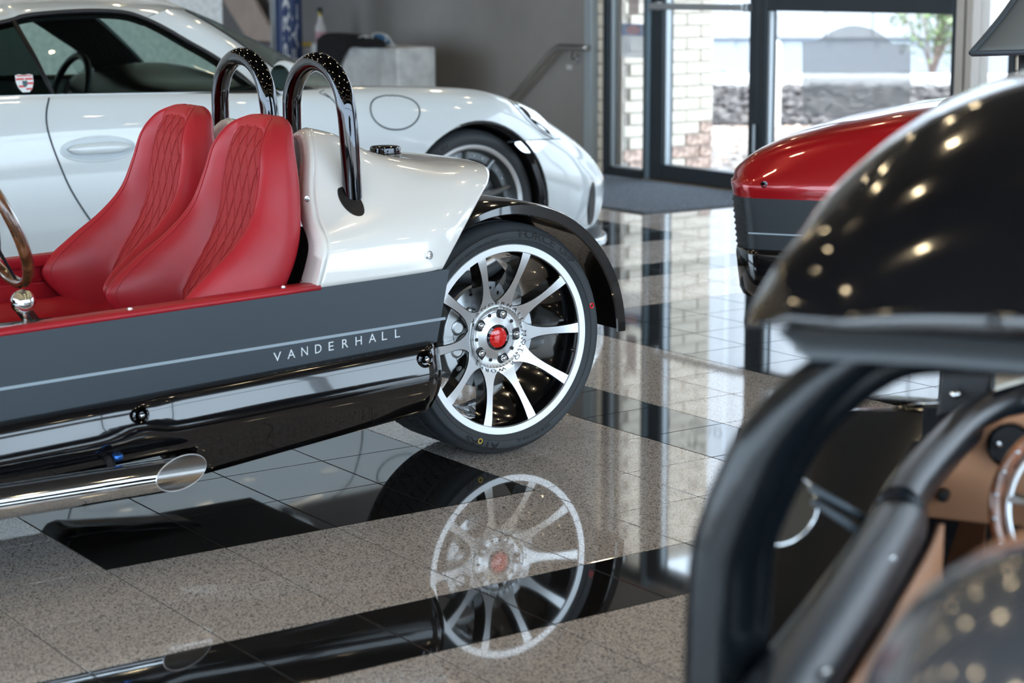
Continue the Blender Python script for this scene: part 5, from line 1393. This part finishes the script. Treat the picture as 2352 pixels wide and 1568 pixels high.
# leather strap over the bonnet
for k in range(3):
    s_ = .640+.040*k; row = []
    for d_, h_ in ((-.019, .001), (-.014, .007), (0, .010), (.014, .007), (.019, .001)): row.append([p+np.array([0, 0, .0]) for p in hood_sec(s_+d_, 49, lift=h_)[8:41]])
    MB().grid(row).build('hood_strap', mat('maroon_leather', (.16, .025, .03), .45) if k == 0 else bpy.data.materials['maroon_leather'], hood, smooth=True)
# body behind the bonnet, cockpit and screen
MB().prism([RW(1.25, .0, .25), RW(2.9, .0, .25), RW(2.9, W2, .25), RW(1.25, W2, .25)], (0, 0, .33)).build('rear_body', M['graphite'], rc_, bevel=.02)
rb_ = []
for s_, zc, k_ in ((2.3, .80, 1), (2.5, .86, 1), (2.8, .84, .9), (3.1, .76, .7)):
    hp = [(W2/2*(1-k_), .58), (W2/2*(1-k_)+.03, .70), (W2/2*(1-k_)+.12, zc-.03), (W2/2, zc)]
    rb_.append([RW(s_, o, z) for o, z in cr(hp+[(W2-o, z) for o, z in hp[-2::-1]], 31)])
MB().grid(patch(rb_, 14, 31)).build('rear_cowl', M['red_paint'], rc_, smooth=True, solid=.01)
for o_ in (.10, .54): MB().bbox((0, 0, 0), (.14, .32, .42), .05).xf(lambda v: RW(2.05+v[0], o_+v[1], .56+v[2])).build('seat', M['tan_leather'], rc_, smooth=False)
for s_, o_ in ((1.02, -.26), (1.02, W2+.10), (3.15, W2/2-.1)):
    mb = MB().lathe([(0, -.02), (.10, -.03), (.24, .0), (.27, 0), (.305, .005), (.32, -.03), (.32, -.17), (.30, -.2), (0, -.2)], (0, 0, .32), 'x', 48)
    mb.xf(lambda v: RW(s_+v[1], o_-v[0]-.0 if False else o_+(.2+v[0])*-1+.2, v[2])); mb.build('wheel', M['rubber'], rc_, smooth=True, angle=40)
for o_ in (-.1, W2+.1): MB().tube([RW(1.02, W2/2, .34), RW(1.02, o_, .33)], .022, 8).build('axle_arm', M['black_plastic'], rc_)
MB().tube([RW(3.15, W2/2, .32), RW(2.7, W2/2, .32)], .03, 8).build('swing_arm', M['black_plastic'], rc_)
# grey fabric top
A_ = atp(2231, 121, RO, RN); sA = float((A_-RO)@RD); zA = float(A_[2])
rows = []
for q, s_ in enumerate(np.linspace(sA, sA+1.5, 12)):
    row = []
    for o_ in np.linspace(0, W2, 25):
        t = o_/W2; row.append(RW(s_+.10*math.sin(pi*t)*(1 if q == 0 else 1-q/12), o_, zA+.27*(.5-math.sqrt((t-.5)**2+.004))/.5+.02*math.sin(pi*q/11)))
    rows.append(row)
ct = MB().grid(rows).build('fabric_top', mat('grey_fabric', (.16, .185, .205), .55, bump=(300, .2, .001)), rc_, smooth=True, solid=.012)
MB().tube(rows[0], .010, 8).build('front_rail', M['graphite'], ct, smooth=True)
MB().tube([r_[0] for r_ in rows], .008, 8).build('side_rail', M['graphite'], ct, smooth=True)
pA = atp(2350, 110, RO-RN*.12, RN); pB = atp(2350, 205, RO-RN*.12, RN)
MB().tube([pA, pB+np.array([0, 0, -.02])], .014, 8).build('screen_post', M['black_plastic'], rc_, smooth=True)
MB().tube([RW(sA+1.45, .03, zA), RW(sA+1.5, .05, .5)], .014, 8).tube([RW(sA+1.45, W2-.03, zA), RW(sA+1.5, W2-.05, .5)], .014, 8).build('top_stay', M['black_plastic'], rc_)
MB().tube([RW(1.2, W2-.05, .9), RW(sA+.2, W2-.03, zA+.02)], .014, 8).build('screen_post', M['black_plastic'], rc_)

# ================================================================== NEAR BLACK ROADSTER (roofed), seen over its cockpit
S0 = np.array([2.9153, -.3635, .60]); BF = np.array([-.59, .807, 0.]); BF /= np.linalg.norm(BF); BR = np.array([BF[1], -BF[0], 0.])
def BW(r, f, z): return np.array([S0[0], S0[1], 0])+BR*r+BF*f+np.array([0, 0, z])
br_ = thing('black_roadster', 'near black roofed roadster with tan leather dashboard and wood-rimmed steering wheel', 'car', tuple(BW(.5, .5, 0)))
def pl(f): return S0+BF*f, BF
# arch tube under the roof edge
cl = [(1655, 1720), (1655, 1568), (1661, 1309), (1688, 1198), (1727, 1104), (1765, 1021), (1830, 936), (1915, 858), (2010, 806), (2150, 792), (2352, 795), (2700, 800)]
P_ = [atp(x, y, *pl(.03)) for x, y in cl]
P_ = [BW(float((P_[0]-S0)@BR)+.01, .03, .50)]+P_+[BW(.93, .03, .93), BW(.99, .03, .75), BW(1.0, .03, .5)]
rad = [.037]*len(P_); rad = list(np.interp(np.linspace(0, 1, 90), np.linspace(0, 1, len(P_)), [.040, .040, .040, .037, .037, .037, .035, .031, .026, .020, .016, .014, .014, .02, .03, .035]))
rubs = mat('black_satin_rubber', (.004, .006, .008), .20, spec=.45)
arch = MB().tube(cr(P_, 90), rad, 28).build('roof_arch', rubs, br_, smooth=True)
inn = [p+BF*.035-BR*0 for p in cr(P_, 90)]
MB().tube([p+np.array([0, 0, 0])+(np.array([S0[0], S0[1], .8])+BR*.5-p)/np.linalg.norm(np.array([S0[0], S0[1], .8])+BR*.5-p)*.030+BF*.02 for p in cr(P_, 90)], .020, 12).build('weather_strip', rubs, br_, smooth=True)
# roof shell
low = [atp(x, y, *pl(0)) for x, y in ((1712, 741), (1760, 744), (1820, 747), (1880, 749), (1950, 752), (2050, 756), (2150, 761), (2250, 768), (2352, 775), (2550, 790), (2800, 806))]
hi = [atp(x, y, *pl(.03 if i == 0 else .10+.22*min(1, i/4))) for i, (x, y) in enumerate(((1711, 737), (1748, 672), (1800, 592), (1850, 520), (1900, 448), (2000, 356), (2120, 284), (2240, 238), (2352, 208), (2500, 182), (2800, 160)))]
low = cr(low, 60); hi = cr(hi, 60)
rws = []
for k in range(14):
    t = k/13; b_ = math.sin(pi*t); row = []
    for i in range(60):
        e_ = min(1, i/12); row.append(low[i]*(1-t)+hi[i]*t-BF*(.055*b_*e_)+np.array([0, 0, .030*b_*e_]))
    rws.append(row)
for k in range(1, 9):
    t = k/8; row = []
    for i in range(60):
        e_ = min(1, i/12); row.append(hi[i]+BF*(1.05*t)+np.array([0, 0, (.035*math.sin(pi*min(1, t*.8))-.10*t**2)*e_])+BR*(.02*t))
    rws.append(row)
rf = MB().grid(rws).build('roof', M['black_paint'], br_, smooth=True, solid=.004)
band = [low[i]+np.array([0, 0, -.003]) for i in range(9, 60)]
g_ = [[p-BF*.004 for p in band], [p-BF*.006+np.array([0, 0, -.030*min(1, .15+j/8)]) for j, p in enumerate(band)], [p+BF*.06+np.array([0, 0, -.034*min(1, .15+j/8)]) for j, p in enumerate(band)], [p+BF*.06 for p in band]]
MB().grid(g_).build('roof_edge_trim', mat('blue_grey_trim', (.016, .022, .027), .35, spec=.6), rf, smooth=True, angle=40, solid=.004)
# padded cockpit rim
up_ = cr([at(x, y, Z=z) for x, y, z in ((2062, 1172, .605), (2092, 1120, .61), (2150, 1050, .615), (2225, 975, .62), (2300, 933, .625), (2370, 915, .63), (2480, 905, .63), (2700, 920, .63))], 50)
MB().tube(up_, .0320, 20).build('scuttle_roll', M['black_leather'], br_, smooth=True)
lo_ = cr([at(x, y, Z=.585) for x, y in ((1700, 1760), (1824, 1568), (1950, 1385), (2048, 1232), (2078, 1172))], 40)
MB().tube(lo_, list(np.interp(np.linspace(0, 1, 40), [0, .8, 1], [.044, .042, .032])), 20).build('sill_roll', M['black_leather'], br_, smooth=True)
for px, py in ((2047, 1284), (1893, 1545)):
    p = at(px, py, Z=.612); stud(br_, p, (-.2, -.3, 1), .006, M['screw'], 'stud')
# body shoulder outside the rim, with the bonnet edge beyond
shn = np.array([.070, -.071, 1.0]); shn /= np.linalg.norm(shn); sho = at(2040, 935, Z=.56)
inner = cr([atp(x, y, sho, shn) for x, y in ((1690, 1700), (1770, 1568), (1900, 1345), (2020, 1165), (2100, 1050), (2170, 975), (2260, 935), (2420, 905))], 50)
outer = cr([atp(x, y, sho, shn) for x, y in ((1600, 1700), (1650, 1568), (1700, 1350), (1770, 1150), (1850, 1010), (1925, 948), (2040, 935), (2170, 945))], 50)
g_ = []
for k in range(12):
    t = k/11; g_.append([inner[i]*(1-t)+outer[i]*t+np.array([0, 0, .0015*math.sin(pi*min(1, t*1.0))*math.sin(pi*i/49)]) for i in range(50)])
g_ = g_+[[outer[i]-np.array([0, 0, h_]) - BR*dx for i in range(50)] for h_, dx in ((.02, -.0), (.08, .0), (.24, -.03))]
MB().grid(g_).build('body_shoulder', M['black_paint'], br_, smooth=True, solid=.008)
p = at(2000, 952, Z=.535); stud(br_, p, (.2, -.5, .8), .009, M['chrome'], 'bolt')
# floor, inner door card, underbody, wheels
MB().prism([BW(-.03, -.6, .22), BW(1.0, -.6, .22), BW(1.0, 1.55, .22), BW(-.03, 1.55, .22)], (0, 0, .03)).prism([BW(-.035, -.6, .24), BW(-.01, -.6, .24), BW(-.01, 1.3, .24), BW(-.035, 1.3, .24)], (0, 0, .32)).prism([BW(-.03, 1.38, .22), BW(1.0, 1.38, .22), BW(1.0, 1.41, .22), BW(-.03, 1.41, .22)], (0, 0, .38)).build('cockpit_floor', M['black_cloth'], br_)
g_ = [[p+BR*(.055)+np.array([0, 0, h_]) for p in lo_] for h_ in (-.015, -.08, -.30)]
MB().grid(g_).build('door_card', M['tan_leather'], br_, smooth=True, solid=.01)
MB().prism([BW(1.0, -.6, .2), BW(1.06, -.6, .2), BW(1.06, 1.5, .2), BW(1.0, 1.5, .2)], (0, 0, .40)).build('right_flank', M['black_paint'], br_, bevel=.01)
hb_ = []
for f, zc, hw in ((1.42, .62, .50), (1.6, .63, .50), (1.85, .62, .47), (2.15, .58, .42), (2.3, .50, .36)):
    hp = [(-hw, .30), (-hw, .46), (-hw*.9, zc-.08), (-hw*.5, zc-.01), (0, zc)]
    hb_.append([BW(.53+x, f, z) for x, z in cr(hp+[(-x, z) for x, z in hp[-2::-1]], 31)])
MB().grid(patch(hb_, 14, 31)).build('hood', M['black_paint'], br_, smooth=True, solid=.01)
for r_, f_ in ((.36, 1.85), (.94, 1.85), (.5, -.95)):
    mb = MB().lathe([(0, -.02), (.24, .0), (.27, 0), (.305, .005), (.32, -.03), (.32, -.17), (.30, -.2), (0, -.2)], (0, 0, .32), 'x', 48)
    mb.xf(lambda v: BW(r_+v[0]+.1*(1 if r_ < 0 else -1)*0, f_+v[1], v[2])); mb.build('wheel', M['rubber'], br_, smooth=True, angle=40)
MB().tube([BW(.25, 1.85, .32), BW(.9, 1.85, .32)], .022, 8).tube([BW(.45, -.95, .32), BW(.5, -.3, .26)], .03, 8).build('axle', M['black_plastic'], br_)
# dashboard
dpl = (at(2110, 1190, Z=.47), BF)
dp = [atp(x, y, *dpl) for x, y in ((2112, 1186), (2128, 1130), (2160, 1080), (2205, 1030), (2260, 985), (2310, 962), (2370, 950), (2560, 945), (2800, 960), (2800, 1235), (2262, 1203))]
db = MB().prism(dp, BF*.02).build('dashboard', M['tan_leather'], br_, bevel=.003)
def on_dash(px, py): return atp(px, py, dpl[0]-BF*.002, BF)
q_ = Vector(-BF).to_track_quat('X', 'Z')
def round_on(parent, p, prof, m, name, seg=32):
    mb = MB().lathe(prof, (0, 0, 0), 'x', seg); mb.xf(lambda v: np.array(q_ @ Vector(v))+p); return mb.build(name, m, parent, smooth=True, angle=40)
kb = round_on(db, on_dash(2168, 1133), [(.010, 0), (.0085, .008), (.008, .012), (.0095, .018), (.007, .023), (0, .024)], M['black_plastic'], 'knob')
for k, (x, y) in enumerate(((2322, 1020), (2420, 1010))):
    gq = round_on(db, on_dash(x, y), [(.036, 0), (.036, .012), (.033, .014), (.030, .008)], M['dark_chrome'], 'gauge_bezel')
    round_on(gq, on_dash(x, y), [(.030, .006), (0, .006)], M['black_plastic'], 'gauge_face')
round_on(db, on_dash(2297, 1016), [(.006, .012), (.005, .02), (0, .021)], M['chrome'], 'switch', 12)
MB().prism([on_dash(2262, 1203)+BF*.01, on_dash(2200, 1203)+BF*.05, on_dash(2150, 1330)+BF*.10+[0, 0, -.02], on_dash(2250, 1330)+BF*.02], BF*.03).build('knee_panel', mat('brown_leather', (.24, .10, .05), .5), db)
# steering wheel
sc_ = atp(2500, 1178, dpl[0]-BF*.20, BF)
def sp_(a, r, h=0):
    v = BR*(r*math.cos(a))+np.array([0, 0, 1.])*(r*math.sin(a))-BF*h; return sc_+v+BF*(.22*r*math.sin(a))
R2 = float(np.linalg.norm(atp(2286, 1178, dpl[0]-BF*.20, BF)-sc_))
sw2 = MB().tube([sp_(a, R2) for a in np.linspace(0, 2*pi, 72, endpoint=False)], .0105, 14, closed=True).build('steering_wheel', mat('rim_wood', (.20, .065, .025), .25, coat=1.0, var=(30, .4)), br_, smooth=True)
MB().tube([sp_(a, R2-.018, .002) for a in np.linspace(0, 2*pi, 72, endpoint=False)], .0085, 10, closed=True, sq=.5).build('inner_ring', M['machined'], sw2, smooth=True)
for k in range(3):
    a = pi-.12+2*pi*k/3; MB().tube([sp_(a, R2-.02), sp_(a, R2*.5), sp_(a, .02)], [.022, .016, .024], 12, sq=.25).build('wheel_spoke', M['brushed'], sw2, smooth=True)
for k in range(12):
    a = pi*.5+pi*k/12+.12; MB().sphere(tuple(sp_(a, R2, .0105)), .0038, 8, 6).build('rivet', M['chrome'], sw2, smooth=True)
MB().sphere(tuple(sp_(0, 0)), .03, 16, 10).build('horn_button', M['black_plastic'], sw2, smooth=True)
MB().tube([sc_, sc_+BF*.25+[0, 0, -.03]], .02, 10).build('steering_column', M['black_plastic'], br_)
# windscreen pillar, visor and catch
pp_ = at(2215, 935, Z=.62)
q0 = [atp(x, y, pp_, BF) for x, y in ((2150, 960), (2172, 785), (2285, 785), (2272, 905), (2235, 935))]
MB().prism(q0, BF*.03).build('screen_pillar', M['black_plastic'], br_, bevel=.004)
MB().sphere(tuple(atp(2195, 905, pp_-BF*.02, BF)), (.010, .010, .008), 12, 8).build('catch', M['chrome'], br_, smooth=True)
q1 = [atp(x, y, pp_+BF*.1, BF) for x, y in ((2278, 780), (2420, 770), (2420, 842), (2278, 856))]
MB().prism(q1, BF*.02).build('sun_visor', M['tan_leather'], br_, bevel=.004)
q2 = [at(x, y, Z=.66) for x, y in ((2285, 900), (2352, 880), (2480, 862), (2480, 838), (2352, 850), (2285, 872))]
MB().prism(q2, (0, 0, .01)).build('screen_sill', mat('cream_trim', (.48, .45, .38), .4), br_, bevel=.002)
# seat back and hump behind it (lower right corner)
hc = CAM+ray(2440, 1735)/1.0*1.42
hump = MB()
g_ = []
for i in range(25):
    ph_ = pi*.5*i/24; row = []
    for j in range(49):
        th = 2*pi*j/48; row.append(hc+BR*(.150*math.sin(ph_)*math.cos(th))+BF*(.22*math.sin(ph_)*math.sin(th))+np.array([0, 0, .150*math.cos(ph_)-.0]))
    g_.append(row)
g_.append([p+np.array([0, 0, -.28]) for p in g_[-1]])
hump.grid(g_).build('head_fairing', mat('gunmetal_paint', (.075, .080, .092), .22, metal=.3, coat=1.0), br_, smooth=True)
sb_c = hc+BF*.14+BR*.02
g_ = []
for i in range(17):
    ph_ = pi*.5*i/16; g_.append([sb_c+BR*(.155*math.sin(ph_)*math.cos(th))+BF*(.06*math.sin(ph_)*math.sin(th))+np.array([0, 0, 0.150*math.cos(ph_)-.012]) for th in np.linspace(0, 2*pi, 40)])
g_.append([p+np.array([0, 0, -.40]) for p in g_[-1]])
MB().grid(g_).build('seat_back', M['tan_leather'], br_, smooth=True)
# round mirror on two rods
mc = atp(1795, 1168, at(1868, 1165, Z=.62), BF)
mR = .052
mn = np.array([.30, -.80, .52]); mn /= np.linalg.norm(mn)
qm = Vector(mn).to_track_quat('X', 'Z')
mb = MB().lathe([(0, -.03), (.03, -.026), (.048, -.012), (.054, .0), (.0545, .004), (.051, .006), (.049, .003)], (0, 0, 0), 'x', 48); mb.xf(lambda v: np.array(qm @ Vector(v))+mc)
mr = mb.build('side_mirror', M['dark_chrome'], br_, smooth=True, angle=50)
mb = MB().lathe([(.0545, .0035), (.0530, .0065), (.0500, .0055)], (0, 0, 0), 'x', 48); mb.xf(lambda v: np.array(qm @ Vector(v))+mc); mb.build('mirror_rim', M['chrome'], mr, smooth=True)
mb = MB().lathe([(0, .0035), (.050, .0035)], (0, 0, 0), 'x', 48); mb.xf(lambda v: np.array(qm @ Vector(v))+mc); mb.build('mirror_glass', mat('mirror_haze', (.55, .56, .55), .12, metal=1.0), mr, smooth=True)
for a_, b_ in (((1862, 1118), (1995, 1196)), ((1868, 1150), (1975, 1222))):
    MB().tube([atp(*a_, mc-BF*.005, BF), at(*b_, Z=.60)], .0055, 10).build('mirror_rod', M['graphite'], mr, smooth=True)
